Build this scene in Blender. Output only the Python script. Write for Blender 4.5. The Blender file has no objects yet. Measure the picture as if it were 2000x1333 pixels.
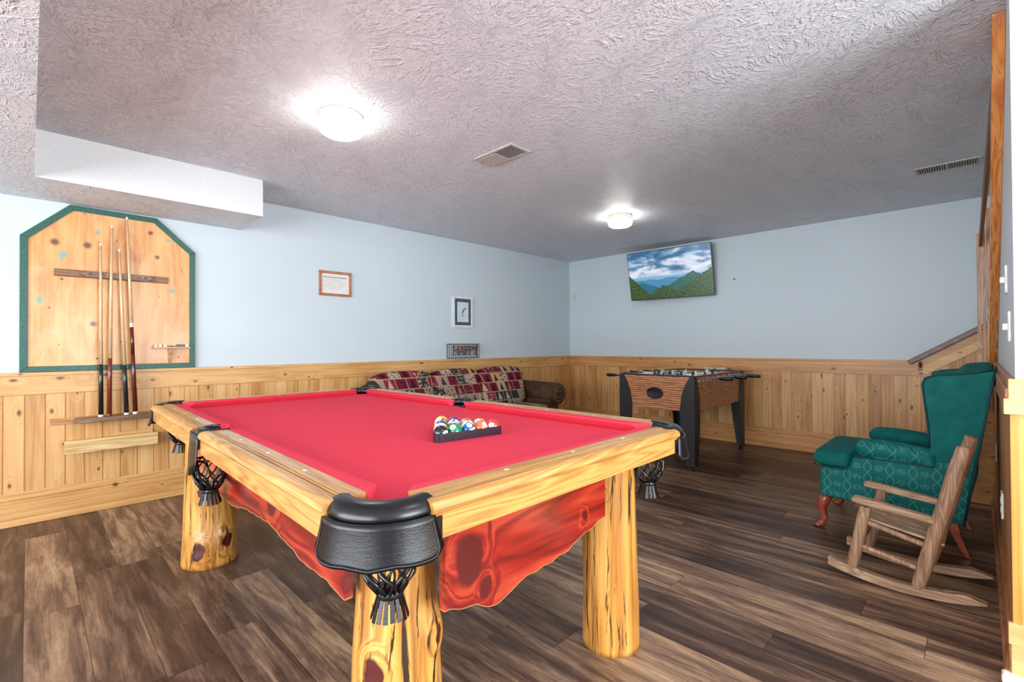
import bpy, bmesh, math, random
from mathutils import Vector, Matrix, noise as mnoise
R = math.radians
sc = bpy.context.scene
C = sc.collection
random.seed(7)

# ------------------------------------------------------------------ camera
def make_camera():
    f, yaw, pit, rol = 926.486, R(44.4735), R(0.524), R(-0.3222)
    fw = Vector((-math.sin(yaw)*math.cos(pit), math.cos(yaw)*math.cos(pit), math.sin(pit)))
    rt = Vector((math.cos(yaw), math.sin(yaw), 0)); up = rt.cross(fw)
    rt2 = rt*math.cos(rol)+up*math.sin(rol); up2 = -rt*math.sin(rol)+up*math.cos(rol)
    cd = bpy.data.cameras.new('camera'); cd.sensor_width = 36; cd.lens = f*36/2000; cd.clip_start = .02
    co = bpy.data.objects.new('camera', cd); C.objects.link(co)
    m = Matrix((rt2, up2, -fw)).transposed().to_4x4(); m.translation = (4.5001, -5.8614, 1.1592)
    co.matrix_world = m
    sc.camera = co
make_camera()
# ------------------------------------------------------------------ view, world, lights
sc.view_settings.view_transform = 'Standard'; sc.view_settings.look = 'None'
sc.view_settings.gamma = 1; sc.view_settings.use_curve_mapping = False
sc.view_settings.exposure = 0.5
w = bpy.data.worlds.new('world'); sc.world = w; w.use_nodes = True
w.node_tree.nodes['Background'].inputs[0].default_value = (.80, .88, 1, 1)
w.node_tree.nodes['Background'].inputs[1].default_value = 1.0
def area(name, loc, rot, sx, sy, power, col):
    l = bpy.data.lights.new(name, 'AREA'); l.shape = 'RECTANGLE'; l.size = sx; l.size_y = sy
    l.energy = power; l.color = col
    o = bpy.data.objects.new(name, l); C.objects.link(o); o.location = loc; o.rotation_euler = rot
    return o
# added area lights standing for daylight from two unseen windows outside the frame
area('added_daylight', (3.6, -9.12, 1.35), (R(96), 0, 0), 5.4, 1.9, 235, (.90, .95, 1))
area('added_daylight', (7.39, -4.68, 1.35), (R(116), 0, R(90)), 2.1, 1.9, 150, (.90, .95, 1))  # tilted up to brighten the ceiling and the soffit face
LAMP_STRENGTH = 17.0
CEIL = 2.44
W_R = 4.59

# ------------------------------------------------------------------ colour + node helpers
def lin(c):
    out = []
    for v in c[:3]:
        v = v/255.0
        out.append(v/12.92 if v <= .04045 else ((v+.055)/1.055)**2.4)
    return tuple(out)+(1,)
class NT:
    def __init__(s, name):
        s.m = bpy.data.materials.new(name); s.m.use_nodes = True; s.t = s.m.node_tree
        s.b = s.t.nodes['Principled BSDF']
        s.tc = None
    def n(s, t): return s.t.nodes.new(t)
    def put(s, sock, v):
        if isinstance(v, bpy.types.NodeSocket): s.t.links.new(v, sock)
        elif v is not None:
            try: sock.default_value = v
            except Exception:
                if isinstance(v, (int, float)): sock.default_value = (v, v, v)
                else: sock.default_value = v[:3]
    def co(s, kind='Object'):
        if s.tc is None: s.tc = s.n('ShaderNodeTexCoord')
        return s.tc.outputs[kind]
    def map(s, v, sc=(1, 1, 1), loc=(0, 0, 0), rot=(0, 0, 0)):
        m = s.n('ShaderNodeMapping'); s.put(m.inputs[0], v); s.put(m.inputs[1], loc); s.put(m.inputs[2], rot); s.put(m.inputs[3], sc); return m.outputs[0]
    def sep(s, v):
        m = s.n('ShaderNodeSeparateXYZ'); s.put(m.inputs[0], v); return m.outputs[0], m.outputs[1], m.outputs[2]
    def comb(s, x=0, y=0, z=0):
        m = s.n('ShaderNodeCombineXYZ'); s.put(m.inputs[0], x); s.put(m.inputs[1], y); s.put(m.inputs[2], z); return m.outputs[0]
    def M(s, op, a, b=None, c=None, clamp=False):
        m = s.n('ShaderNodeMath'); m.operation = op; m.use_clamp = clamp
        s.put(m.inputs[0], a); s.put(m.inputs[1], b); s.put(m.inputs[2], c); return m.outputs[0]
    def V(s, op, a, b=None):
        m = s.n('ShaderNodeVectorMath'); m.operation = op; s.put(m.inputs[0], a)
        if b is not None: s.put(m.inputs[1], b)
        return m.outputs['Value'] if op in ('LENGTH', 'DISTANCE', 'DOT_PRODUCT') else m.outputs[0]
    def noise(s, v, scale=5, detail=3, rough=.5, dist=0, col=False):
        m = s.n('ShaderNodeTexNoise'); s.put(m.inputs['Vector'], v); m.inputs['Scale'].default_value = scale
        m.inputs['Detail'].default_value = detail; m.inputs['Roughness'].default_value = rough; m.inputs['Distortion'].default_value = dist
        return m.outputs['Color'] if col else m.outputs[0]
    def vor(s, v, scale=5, feature='F1', out='Distance', rnd=1):
        m = s.n('ShaderNodeTexVoronoi'); m.feature = feature; s.put(m.inputs['Vector'], v); m.inputs['Scale'].default_value = scale
        m.inputs['Randomness'].default_value = rnd
        return m.outputs[out]
    def vor2(s, v):
        m = s.n('ShaderNodeTexVoronoi'); m.voronoi_dimensions = '2D'; s.put(m.inputs['Vector'], v); m.inputs['Scale'].default_value = 1.0
        return m.outputs['Distance'], m.outputs['Color']
    def wn(s, v):
        m = s.n('ShaderNodeTexWhiteNoise'); m.noise_dimensions = '3D'; s.put(m.inputs['Vector'], v); return m.outputs[0]
    def ramp(s, fac, stops, interp='LINEAR'):
        m = s.n('ShaderNodeValToRGB'); m.color_ramp.interpolation = interp; e = m.color_ramp.elements
        while len(e) < len(stops): e.new(.5)
        for i, (p, c) in enumerate(stops):
            e[i].position = p; e[i].color = lin(c) if not isinstance(c, (int, float)) else (c, c, c, 1)
        s.put(m.inputs[0], fac); return m.outputs[0]
    def mix(s, fac, a, b, mode='MIX'):
        m = s.n('ShaderNodeMix'); m.data_type = 'RGBA'; m.blend_type = mode; m.clamp_factor = True
        s.put(m.inputs['Factor'], fac)
        A = [i for i in m.inputs if i.identifier == 'A_Color'][0]; B = [i for i in m.inputs if i.identifier == 'B_Color'][0]
        s.put(A, lin(a) if isinstance(a, tuple) and len(a) == 3 else a); s.put(B, lin(b) if isinstance(b, tuple) and len(b) == 3 else b)
        return [o for o in m.outputs if o.identifier == 'Result_Color'][0]
    def smooth(s, v, a, b):
        m = s.n('ShaderNodeMapRange'); m.interpolation_type = 'SMOOTHSTEP'; s.put(m.inputs[0], v)
        m.inputs[1].default_value = a; m.inputs[2].default_value = b; return m.outputs[0]
    def bump(s, h, strength=.3, dist=.01):
        m = s.n('ShaderNodeBump'); m.inputs['Strength'].default_value = strength; m.inputs['Distance'].default_value = dist
        s.put(m.inputs['Height'], h); s.t.links.new(m.outputs[0], s.b.inputs['Normal'])
    def done(s, col=None, rough=.5, metal=0, spec=None, coat=None, sheen=None):
        if col is not None: s.put(s.b.inputs['Base Color'], lin(col) if isinstance(col, tuple) and len(col) == 3 else col)
        s.put(s.b.inputs['Roughness'], rough); s.b.inputs['Metallic'].default_value = metal
        if spec is not None: s.b.inputs['Specular IOR Level'].default_value = spec
        if coat is not None: s.b.inputs['Coat Weight'].default_value = coat; s.b.inputs['Coat Roughness'].default_value = .15
        if sheen is not None: s.b.inputs['Sheen Weight'].default_value = sheen
        return s.m
_pc = {}
def plain(col, rough=.5, metal=0, nz=.06, name='plain', coat=None, scale=40):
    k = (col, rough, metal, name)
    if k in _pc: return _pc[k]
    t = NT(name); f = t.noise(t.co(), scale, 3)
    d = tuple(max(0, int(v*(1-nz))) for v in col); l = tuple(min(255, int(v*(1+nz))) for v in col)
    _pc[k] = t.done(t.ramp(f, [(.3, d), (.7, l)]), rough, metal, coat=coat); return _pc[k]

def axes(t, grain, v=None):
    """vector reordered so its X runs along the grain"""
    x, y, z = t.sep(v or t.co())
    return {'x': t.comb(x, y, z), 'y': t.comb(y, x, z), 'z': t.comb(z, x, y)}[grain]
def wood(name, tones, grain='x', rough=.45, scale=1.0, knots=0.0, streak=6, ring=14, dark=None, boards=None, coat=None, bump=.15, knot_col=(84, 40, 18), knot_pts=(), contrast=1.0, along=.7, fw=.45):
    """tones: three sRGB tones light to dark. boards=(axis index in reordered vector, width): per-board variation"""
    t = NT(name); v = axes(t, grain)
    gx, gy, gz = t.sep(v)
    off = 0.0; bidx = None
    if boards:
        ax, wd = boards
        a = {'x': 0, 'y': 1, 'z': 2}[ax]; raw = t.sep(t.co())[a]
        bidx = t.M('FLOOR', t.M('DIVIDE', raw, wd))
        off = t.wn(t.comb(bidx, 3.3, 7.7))
        v = t.V('ADD', v, t.comb(t.M('MULTIPLY', off, 17.0), t.M('MULTIPLY', off, 5.0), t.M('MULTIPLY', off, 9.0)))
    # knots
    kmask = None
    q_ = t.sep(v); gx2 = q_[0]; gy2 = t.M('ADD', q_[1], q_[2])
    vv = t.map(v, (along*scale, 9.0*scale, 9.0*scale))
    if knots:
        kv = t.comb(t.M('MULTIPLY', gx2, 4.2*scale), t.M('MULTIPLY', gy2, 8.0*scale), 0)
        kd, kc = t.vor2(kv)
        r, g, b = t.sep(kc)
        pick = t.M('LESS_THAN', r, knots)
        size = t.M('MULTIPLY_ADD', g, .075, .04)
        kn = t.M('DIVIDE', kd, size)
        kmask = t.M('MULTIPLY', t.M('SUBTRACT', 1.0, t.smooth(kn, .3, 1.35)), t.M('MULTIPLY', pick, .9))
        halo = t.M('MULTIPLY', t.M('SUBTRACT', 1.0, t.smooth(kn, 1.0, 4.5)), pick)
        vv = t.V('ADD', vv, t.comb(0, t.M('MULTIPLY', halo, 1.1), t.M('MULTIPLY', halo, .8)))
    kco = t.V('ADD', t.co(), t.V('MULTIPLY', t.V('SUBTRACT', t.noise(t.co(), 14, 2, .5, 0, True), (.5, .5, .5)), (.05, .05, .05))) if knot_pts else None
    for (kx, ky, kz, kr) in knot_pts:
        d = t.V('LENGTH', t.map(t.V('SUBTRACT', kco, (kx, ky, kz)), (1/kr, 1/kr, .75/kr)))
        m1 = t.M('SUBTRACT', 1.0, t.smooth(d, .8, 1.05)); h1 = t.M('SUBTRACT', 1.0, t.smooth(d, 1.0, 2.2))
        kmask = m1 if kmask is None else t.M('MAXIMUM', kmask, m1)
        vv = t.V('ADD', vv, t.comb(0, t.M('MULTIPLY', h1, .7), t.M('MULTIPLY', h1, .5)))
    big = t.noise(vv, 1.3, 2, .5, .6)
    rings = t.M('FRACT', t.M('MULTIPLY', big, ring))
    rings = t.M('ABSOLUTE', t.M('MULTIPLY_ADD', rings, 2.0, -1.0))
    fine = t.noise(t.map(v, (3*scale, 60*scale, 60*scale)), 1.6, 4, .6)
    f = t.M('MULTIPLY_ADD', rings, .38*contrast, t.M('MULTIPLY', fine, fw*contrast))
    f = t.M('ADD', f, t.M('MULTIPLY', t.noise(t.map(v, (1.2, 3, 3)), 1.5, 2), .45))
    if boards: f = t.M('ADD', f, t.M('MULTIPLY_ADD', off, .30, -.15))
    f = t.M('ADD', f, (1-contrast)*.4)
    col = t.ramp(f, [(.30, tones[0]), (.62, tones[1]), (.98, tones[2])])
    if kmask is not None: col = t.mix(kmask, col, knot_col)
    if dark:   # long cracks
        cr = t.noise(t.map(v, (2.2, 26, 26)), 1.5, 5, .65, .8)
        cm = t.M('SUBTRACT', 1.0, t.smooth(cr, dark, dark+.06))
        col = t.mix(cm, col, (52, 28, 12))
        t.bump(t.M('MULTIPLY_ADD', cm, -1.0, fine), .5, .006)
    else:
        t.bump(fine, bump, .003)
    return t.done(col, rough, coat=coat)

# ------------------------------------------------------------------ mesh helpers
def empty(name, loc, label, cat, group=None):
    o = bpy.data.objects.new(name, None); C.objects.link(o); o.location = loc; o.empty_display_size = .1
    return tag(o, label, cat, group)
def tag(o, label, cat=None, group=None, kind=None):
    if label: o['label'] = label
    if cat: o['category'] = cat
    if group: o['group'] = group
    if kind: o['kind'] = kind
    return o
def worg(p):
    v = Vector((0, 0, 0))
    while p is not None: v += p.location; p = p.parent
    return v
def obj(name, bm, mat, parent=None, smooth=False, bevel=0, seg=2, sub=0, org=None, label=None):
    """link a bmesh given in world coordinates as ONE object"""
    bmesh.ops.recalc_face_normals(bm, faces=bm.faces)
    me = bpy.data.meshes.new(name)
    o = bpy.data.objects.new(name, me)
    if parent is not None:
        off = worg(parent); o.parent = parent
    else:
        off = Vector(org) if org is not None else Vector((0, 0, 0)); o.location = off
    for v in bm.verts: v.co -= off
    bm.to_mesh(me); bm.free()
    for m in (mat if isinstance(mat, (list, tuple)) else [mat]): me.materials.append(m)
    C.objects.link(o)
    if smooth:
        for p in me.polygons: p.use_smooth = True
    if bevel:
        b = o.modifiers.new('bevel', 'BEVEL'); b.width = bevel; b.segments = seg; b.limit_method = 'ANGLE'; b.angle_limit = R(35)
        for p in me.polygons: p.use_smooth = True
        b.harden_normals = True
    if sub:
        s = o.modifiers.new('sub', 'SUBSURF'); s.levels = sub; s.render_levels = sub
    if label: o['label'] = label
    return o
def struct(name, bm, mat, **k):
    o = obj(name, bm, mat, **k)
    if o.parent is None: o['kind'] = 'structure'
    return o
def nb(): return bmesh.new()
def box(bm, x0, x1, y0, y1, z0, z1, M=None):
    vs = [bm.verts.new(p) for p in ((x0, y0, z0), (x1, y0, z0), (x1, y1, z0), (x0, y1, z0), (x0, y0, z1), (x1, y0, z1), (x1, y1, z1), (x0, y1, z1))]
    for f in ((0, 3, 2, 1), (4, 5, 6, 7), (0, 1, 5, 4), (1, 2, 6, 5), (2, 3, 7, 6), (3, 0, 4, 7)): bm.faces.new([vs[i] for i in f])
    if M is not None:
        for v in vs: v.co = M @ v.co
    return vs
def prism(bm, pts, d):
    """pts: closed 3D polygon, extruded by vector d"""
    d = Vector(d); a = [bm.verts.new(Vector(p)) for p in pts]; b = [bm.verts.new(Vector(p)+d) for p in pts]
    n = len(pts); bm.faces.new(a); bm.faces.new(b[::-1])
    for i in range(n): bm.faces.new((a[i], b[i], b[(i+1) % n], a[(i+1) % n]))
    return a+b
def loft(bm, rings, cap=True, closed=True):
    rs = [[bm.verts.new(p) for p in r] for r in rings]; n = len(rs[0])
    for i in range(len(rs)-1):
        for j in range(n if closed else n-1):
            bm.faces.new((rs[i][j], rs[i][(j+1) % n], rs[i+1][(j+1) % n], rs[i+1][j]))
    if cap and closed: bm.faces.new(rs[0][::-1]); bm.faces.new(rs[-1])
    return rs
def frame(d):
    d = Vector(d).normalized(); u = Vector((0, 0, 1)) if abs(d.z) < .95 else Vector((1, 0, 0))
    a = d.cross(u).normalized(); return a, a.cross(d).normalized()
def tube(bm, pts, r, n=10, cap=True, flat=1.0):
    pts = [Vector(p) for p in pts]; rings = []; a = b = None
    for i, p in enumerate(pts):
        d = (pts[min(i+1, len(pts)-1)]-pts[max(i-1, 0)]).normalized()
        if a is None: a, b = frame(d)
        else:
            a = (a-d*a.dot(d)).normalized(); b = a.cross(d).normalized()
        rr = r[i] if isinstance(r, (list, tuple)) else r
        rings.append([p+a*rr*math.cos(2*math.pi*k/n)+b*rr*flat*math.sin(2*math.pi*k/n) for k in range(n)])
    return loft(bm, rings, cap)
def lathe(bm, c, prof, n=32, cap=True, a0=0, a1=None):
    c = Vector(c)
    return loft(bm, [[c+Vector((r*math.cos(2*math.pi*k/n), r*math.sin(2*math.pi*k/n), z)) for k in range(n)] for r, z in prof], cap)
def soft(bm, x0, x1, y0, y1, z0, z1, e=.3, nu=28, nv=18, puff=0.0, M=None):
    """cushion: superellipsoid filling the box"""
    c = Vector(((x0+x1)/2, (y0+y1)/2, (z0+z1)/2)); h = Vector(((x1-x0)/2, (y1-y0)/2, (z1-z0)/2))
    def sp(w, m): return math.copysign(abs(w)**m, w)
    rings = []
    for i in range(nv+1):
        ph = -math.pi/2+math.pi*i/nv; ph = max(-math.pi/2+.02, min(math.pi/2-.02, ph)); row = []
        for j in range(nu):
            th = 2*math.pi*j/nu
            p = Vector((sp(math.cos(ph), e)*sp(math.cos(th), e), sp(math.cos(ph), e)*sp(math.sin(th), e), sp(math.sin(ph), e)))
            q = c+Vector((p.x*h.x, p.y*h.y, p.z*h.z*(1+puff*(1-p.x*p.x)*(1-p.y*p.y))))
            row.append(M @ q if M is not None else q)
        rings.append(row)
    return loft(bm, rings)
def text_bm(s, size, depth, align='CENTER', shear=0):
    cu = bpy.data.curves.new('t', 'FONT'); cu.body = s; cu.size = size; cu.extrude = depth; cu.align_x = align; cu.align_y = 'CENTER'; cu.shear = shear
    o = bpy.data.objects.new('t', cu); C.objects.link(o)
    dg = bpy.context.evaluated_depsgraph_get(); me = bpy.data.meshes.new_from_object(o.evaluated_get(dg))
    bm = nb(); bm.from_mesh(me); bpy.data.objects.remove(o); bpy.data.curves.remove(cu); bpy.data.meshes.remove(me)
    return bm
# ------------------------------------------------------------------ materials
def m_wall():
    t = NT('wall_paint'); v = t.co()
    col = t.ramp(t.noise(v, .8, 3), [(.3, (203, 215, 221)), (.7, (209, 220, 225))])
    t.bump(t.noise(v, 120, 3), .05, .002)
    return t.done(col, .42, spec=.35)
def m_ceiling():
    t = NT('stomped_ceiling_plaster'); v = t.co()
    warp = t.V('ADD', v, t.V('MULTIPLY', t.V('SUBTRACT', t.noise(v, 2.4, 2, .5, 0, True), (.5, .5, .5)), (.35, .35, .35)))
    # brush crows-foot strokes: angular ridges round scattered stomp centres
    c = t.n('ShaderNodeTexVoronoi'); t.put(c.inputs['Vector'], warp); c.inputs['Scale'].default_value = 3.0
    d = t.V('SUBTRACT', warp, c.outputs['Position']); dx, dy, dz = t.sep(d)
    ang = t.M('ARCTAN2', dy, dx); rad = t.M('SQRT', t.M('ADD', t.M('MULTIPLY', dx, dx), t.M('MULTIPLY', dy, dy)))
    cell = t.sep(c.outputs['Color'])[0]
    pv = t.comb(t.M('MULTIPLY', ang, 4.4), t.M('MULTIPLY', rad, 9.0), t.M('MULTIPLY', cell, 20.0))
    st = t.noise(pv, 2.2, 3, .6, .3)
    a = t.smooth(st, .50, .66)
    b = t.smooth(t.noise(t.map(v, (1, 1.6, 1)), 38, 3, .6, 1.0), .50, .68)
    h = t.M('ADD', t.M('MULTIPLY', a, .9), t.M('MULTIPLY', b, .75))
    t.bump(h, .72, .010)
    return t.done((228, 230, 236), .5, spec=.5)
def m_floor():
    t = NT('plank_floor'); v = t.co(); x, y, z = t.sep(v)
    row = t.M('FLOOR', t.M('DIVIDE', y, .178)); rx = t.M('ADD', t.M('DIVIDE', x, 1.22), t.M('MULTIPLY', t.wn(t.comb(row, 1.5, 2.5)), 7.0))
    col_i = t.M('FLOOR', rx); pid = t.wn(t.comb(row, col_i, 9.1)); pid2 = t.wn(t.comb(row, col_i, 3.7))
    sv = t.comb(t.M('MULTIPLY_ADD', pid, 30.0, x), t.M('MULTIPLY_ADD', pid2, 13.0, y), 0)
    s1 = t.noise(t.map(sv, (1.0, 9, 1)), 1.7, 4, .6, .5)
    s2 = t.noise(t.map(sv, (3, 70, 1)), 1.5, 4, .7, .2)
    s3 = t.noise(t.map(sv, (5, 22, 1)), 2.0, 5, .7, 1.2)
    f = t.M('ADD', t.M('MULTIPLY', s1, .85), t.M('ADD', t.M('MULTIPLY', s2, .28), t.M('MULTIPLY_ADD', pid, .26, -.20)))
    f = t.M('ADD', f, t.M('MULTIPLY_ADD', s3, .25, -.12))
    col = t.ramp(f, [(.32, (56, 38, 30)), (.45, (90, 66, 53)), (.56, (124, 96, 78)), (.67, (166, 134, 104)), (.82, (200, 170, 136))])
    col = t.mix(t.M('MULTIPLY', t.smooth(t.noise(v, .9, 2), .4, .7), .35), col, (120, 92, 80), 'MULTIPLY')
    ey = t.M('ABSOLUTE', t.M('SUBTRACT', t.M('FRACT', t.M('DIVIDE', y, .178)), .5)); ex = t.M('ABSOLUTE', t.M('SUBTRACT', t.M('FRACT', rx), .5))
    gap = t.M('MAXIMUM', t.M('GREATER_THAN', ey, .4925), t.M('GREATER_THAN', ex, .4988))
    col = t.mix(t.M('MULTIPLY', gap, .65), col, (30, 22, 18))
    t.bump(t.M('MULTIPLY_ADD', gap, -1.5, s2), .25, .002)
    return t.done(col, t.M('MULTIPLY_ADD', s2, .25, .28), spec=.45)
PINE = [(236, 194, 136), (220, 168, 104), (180, 120, 62)]
def pine(name, grain, boards=None, knots=.12, tones=PINE, rough=.38, scale=1.0):
    return wood(name, tones, grain, rough, scale, knots*1.6, boards=boards, contrast=.6, knot_col=(104, 52, 20), ring=5, along=.5)
M_WALL = m_wall(); M_CEIL = m_ceiling(); M_FLOOR = m_floor()
M_PINE_L = pine('pine_boards_left', 'z', ('y', .098), .30)
M_PINE_B = pine('pine_boards_back', 'z', ('x', .098), .34, [(232, 188, 130), (212, 158, 96), (166, 108, 55)])
M_PINE_HY = pine('pine_rail_left', 'y', None, .26)
M_PINE_HX = pine('pine_rail_back', 'x', None, .26, [(230, 180, 120), (210, 150, 90), (165, 105, 55)])
M_PINE_NEAR = pine('pine_boards_near', 'z', ('x', .2), .2, [(232, 186, 104), (218, 160, 72), (180, 118, 44)])
M_PINE_NEARX = pine('pine_rail_near', 'x', None, .15, [(236, 206, 150), (226, 186, 122), (196, 148, 84)])
M_OAKX = wood('oak_along_x', [(228, 182, 116), (210, 156, 88), (164, 108, 54)], 'x', .33, 1.3, ring=9, contrast=.9, coat=.25, along=.55, fw=.62)
M_OAKY = wood('oak_along_y', [(228, 180, 110), (208, 152, 80), (160, 104, 46)], 'y', .33, 1.3, ring=9, contrast=.9, coat=.25, along=.55, fw=.62)
def m_cedar(name, grain, kp=()):
    return wood(name, [(204, 80, 50), (158, 38, 28), (78, 16, 18)], grain, .22, .55, 0, ring=5, contrast=1.1, coat=.6, knot_pts=kp, knot_col=(92, 22, 24), bump=.05, along=1.6)
M_BARK = plain((190, 134, 84), .5, name='live_edge')
def m_log(name, kp): return wood(name, [(240, 190, 108), (212, 148, 66), (136, 76, 28)], 'z', .33, .8, 0, ring=6, contrast=.9, along=.5, dark=.375, coat=.35, knot_pts=kp, knot_col=(84, 18, 14))
def m_cloth():
    t = NT('red_billiard_cloth'); v = t.co()
    col = t.ramp(t.noise(v, 260, 2), [(.3, (222, 62, 82)), (.7, (234, 74, 94))])
    t.bump(t.noise(v, 500, 2), .15, .001)
    return t.done(col, .95, spec=.08)
M_CLOTH = m_cloth()
def m_leather(name='black_leather', base=(15, 14, 17), bs=.16):
    t = NT(name); v = t.co()
    d = t.vor(t.map(v, (1, 1, 1)), 330, 'DISTANCE_TO_EDGE'); wr = t.noise(t.map(v, (14, 14, 90)), 1.4, 4, .6, .6)
    t.bump(t.M('ADD', t.M('MULTIPLY', t.smooth(d, 0, .2), .25), wr), bs, .003)
    return t.done(t.ramp(wr, [(.3, tuple(int(c*.7) for c in base)), (.7, base)]), .27, spec=.55)
M_LEATHER = m_leather(); M_LEATHER_S = m_leather('smooth_black_leather', (15, 17, 23), .05)
M_BLACK = plain((28, 30, 36), .45, name='black_laminate')
M_CHROME = plain((200, 200, 205), .25, 1, name='steel')
M_WHITE = plain((236, 236, 232), .4, name='white_plastic')
M_DKPLASTIC = plain((20, 20, 24), .3, name='black_plastic')

# ================================================================== ROOM SHELL
YN, XE, YB = -3.5, 7.4, -9.1       # end of the right wall, far east wall, wall behind the camera
bm = nb(); box(bm, -.15, XE+.15, YB-.15, .15, -.12, 0); struct('floor', bm, M_FLOOR)
bm = nb(); box(bm, -.15, XE+.15, YB-.15, .15, CEIL, CEIL+.12); struct('ceiling', bm, M_CEIL)
bm = nb(); box(bm, -.12, 0, YB, 0, 0, CEIL); struct('wall_left', bm, M_WALL)
bm = nb(); box(bm, -.12, W_R+.12, 0, .12, 0, CEIL); struct('wall_back', bm, M_WALL)
bm = nb(); box(bm, W_R, W_R+.11, YN, 0, 0, CEIL); struct('wall_right', bm, M_WALL)
bm = nb(); box(bm, W_R+.11, XE, YN, YN+.11, 0, CEIL); struct('wall_right_return', bm, M_WALL)
bm = nb()   # rear wall with an opening for an added window
box(bm, 0, .9, YB-.12, YB, 0, CEIL); box(bm, 6.3, XE, YB-.12, YB, 0, CEIL); box(bm, .9, 6.3, YB-.12, YB, 0, .4); box(bm, .9, 6.3, YB-.12, YB, 2.3, CEIL); struct('wall_rear', bm, M_WALL)
bm = nb()
box(bm, XE, XE+.12, YB, -5.76, 0, CEIL); box(bm, XE, XE+.12, -3.6, YN+.11, 0, CEIL); box(bm, XE, XE+.12, -5.76, -3.6, 0, .4); box(bm, XE, XE+.12, -5.76, -3.6, 2.3, CEIL); struct('wall_east', bm, M_WALL)
# soffit: boxed duct along the left wall, widening over the near side of the room
bm = nb(); SX, SZ, SYE, SYF = .591, 2.16, -4.604, -5.842
def lshape(z, bm):
    return [bm.verts.new(p) for p in ((0, SYE, z), (0, -7.4, z), (XE, -7.4, z), (XE, SYF, z), (SX, SYF, z), (SX, SYE, z))]
lo, hi = lshape(SZ, bm), lshape(CEIL, bm)
f = bm.faces.new(lo[::-1]); f.material_index = 1
for i in range(6): bm.faces.new((lo[i], lo[(i+1) % 6], hi[(i+1) % 6], hi[i]))
M_SOFFIT = plain((224, 228, 229), .5, nz=.01, name='soffit_white_paint')
struct('soffit_box', bm, [M_SOFFIT, M_CEIL])
# frames of the two added windows, out of view, where the daylight stands
bm = nb()
for x in (.9, 2.7, 4.5, 6.24): box(bm, x, x+.06, YB-.1, YB-.02, .4, 2.3)
for z in (.4, 2.24): box(bm, .9, 6.3, YB-.1, YB-.02, z, z+.06)
struct('added_window_1', bm, M_WHITE)
bm = nb()
for y in (-5.76, -4.71, -3.66): box(bm, XE+.02, XE+.1, y, y+.06, .4, 2.3)
for z in (.4, 2.24): box(bm, XE+.02, XE+.1, -5.76, -3.6, z, z+.06)
struct('added_window_2', bm, M_WHITE)

# wainscot: tongue and groove boards as a relief
def tg_profile(a0, a1, w, t=.014, g=.006, d=.006):
    pts = []; a = a0
    i = math.floor(a0/w)
    pts.append((a0, t))
    k = i+1
    while k*w < a1:
        c = k*w
        if c-g > a0 and c+g < a1: pts += [(c-g/2, t), (c-g/4, t-d), (c+g/4, t-d), (c+g/2, t)]
        # bead in the middle of a board
        k += 1
    pts.append((a1, t)); return pts
HW = .995
bm = nb(); pr = tg_profile(YB, -.012, .098)
loft(bm, [[(t, a, 0) for a, t in pr]+[(0, -.012, 0), (0, YB, 0)], [(t, a, HW-.02) for a, t in pr]+[(0, -.012, HW-.02), (0, YB, HW-.02)]])
struct('wainscot_left', bm, M_PINE_L)
bm = nb(); pr = tg_profile(.016, 4.13, .098)
loft(bm, [[(a, -t, 0) for a, t in pr]+[(4.13, 0, 0), (.016, 0, 0)], [(a, -t, HW-.02) for a, t in pr]+[(4.13, 0, HW-.02), (.016, 0, HW-.02)]])
# rising part beside the stairs
def zr(x): return .955+(x-4.13)*.645
pr = tg_profile(4.13, W_R-.002, .098)
loft(bm, [[(a, -t, 0) for a, t in pr]+[(W_R-.002, 0, 0), (4.13, 0, 0)], [(a, -t, zr(a)) for a, t in pr]+[(W_R-.002, 0, zr(W_R)), (4.13, 0, zr(4.13))]])
struct('wainscot_back', bm, M_PINE_B)
bm = nb(); box(bm, .0, .026, YB, -.026, HW-.145, HW); box(bm, 0, .034, YB, -.034, HW-.022, HW+.002); struct('trim_left', bm, M_PINE_HY, bevel=.003)
bm = nb(); box(bm, 0, 4.135, -.026, 0, HW-.145, HW); box(bm, 0, 4.06, -.034, 0, HW-.022, HW+.002); struct('trim_back', bm, M_PINE_HX, bevel=.003)
bm = nb()
prism(bm, [(4.13, -.027, .85), (W_R-.004, -.027, .85+.46*.645), (W_R-.004, -.027, .93+.46*.645), (4.10, -.027, .93)], (0, .025, 0)); struct('trim_stair_rise', bm, pine('pine_rise', 'x', None, .3, [(244, 204, 146), (232, 182, 116), (196, 134, 70)]), bevel=.003)
bm = nb()
prism(bm, [(4.10, -.022, .93), (W_R-.004, -.022, .93+.46*.645), (W_R-.004, -.022, 1.06+.46*.645), (4.06, -.022, .985)], (0, .02, 0)); struct('trim_stair_upper', bm, M_PINE_HX)
bm = nb(); box(bm, 0, .028, YB, -.028, .045, .165); box(bm, 0, .020, YB, -.02, .165, .215); box(bm, 0, .036, YB, -.036, 0, .045); struct('baseboard_left', bm, M_PINE_HY, bevel=.005)
bm = nb(); box(bm, .036, W_R, -.028, 0, .045, .165); box(bm, .02, W_R, -.02, 0, .165, .215); box(bm, .036, W_R, -.036, 0, 0, .045); struct('baseboard_back', bm, M_PINE_HX, bevel=.005)
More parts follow.
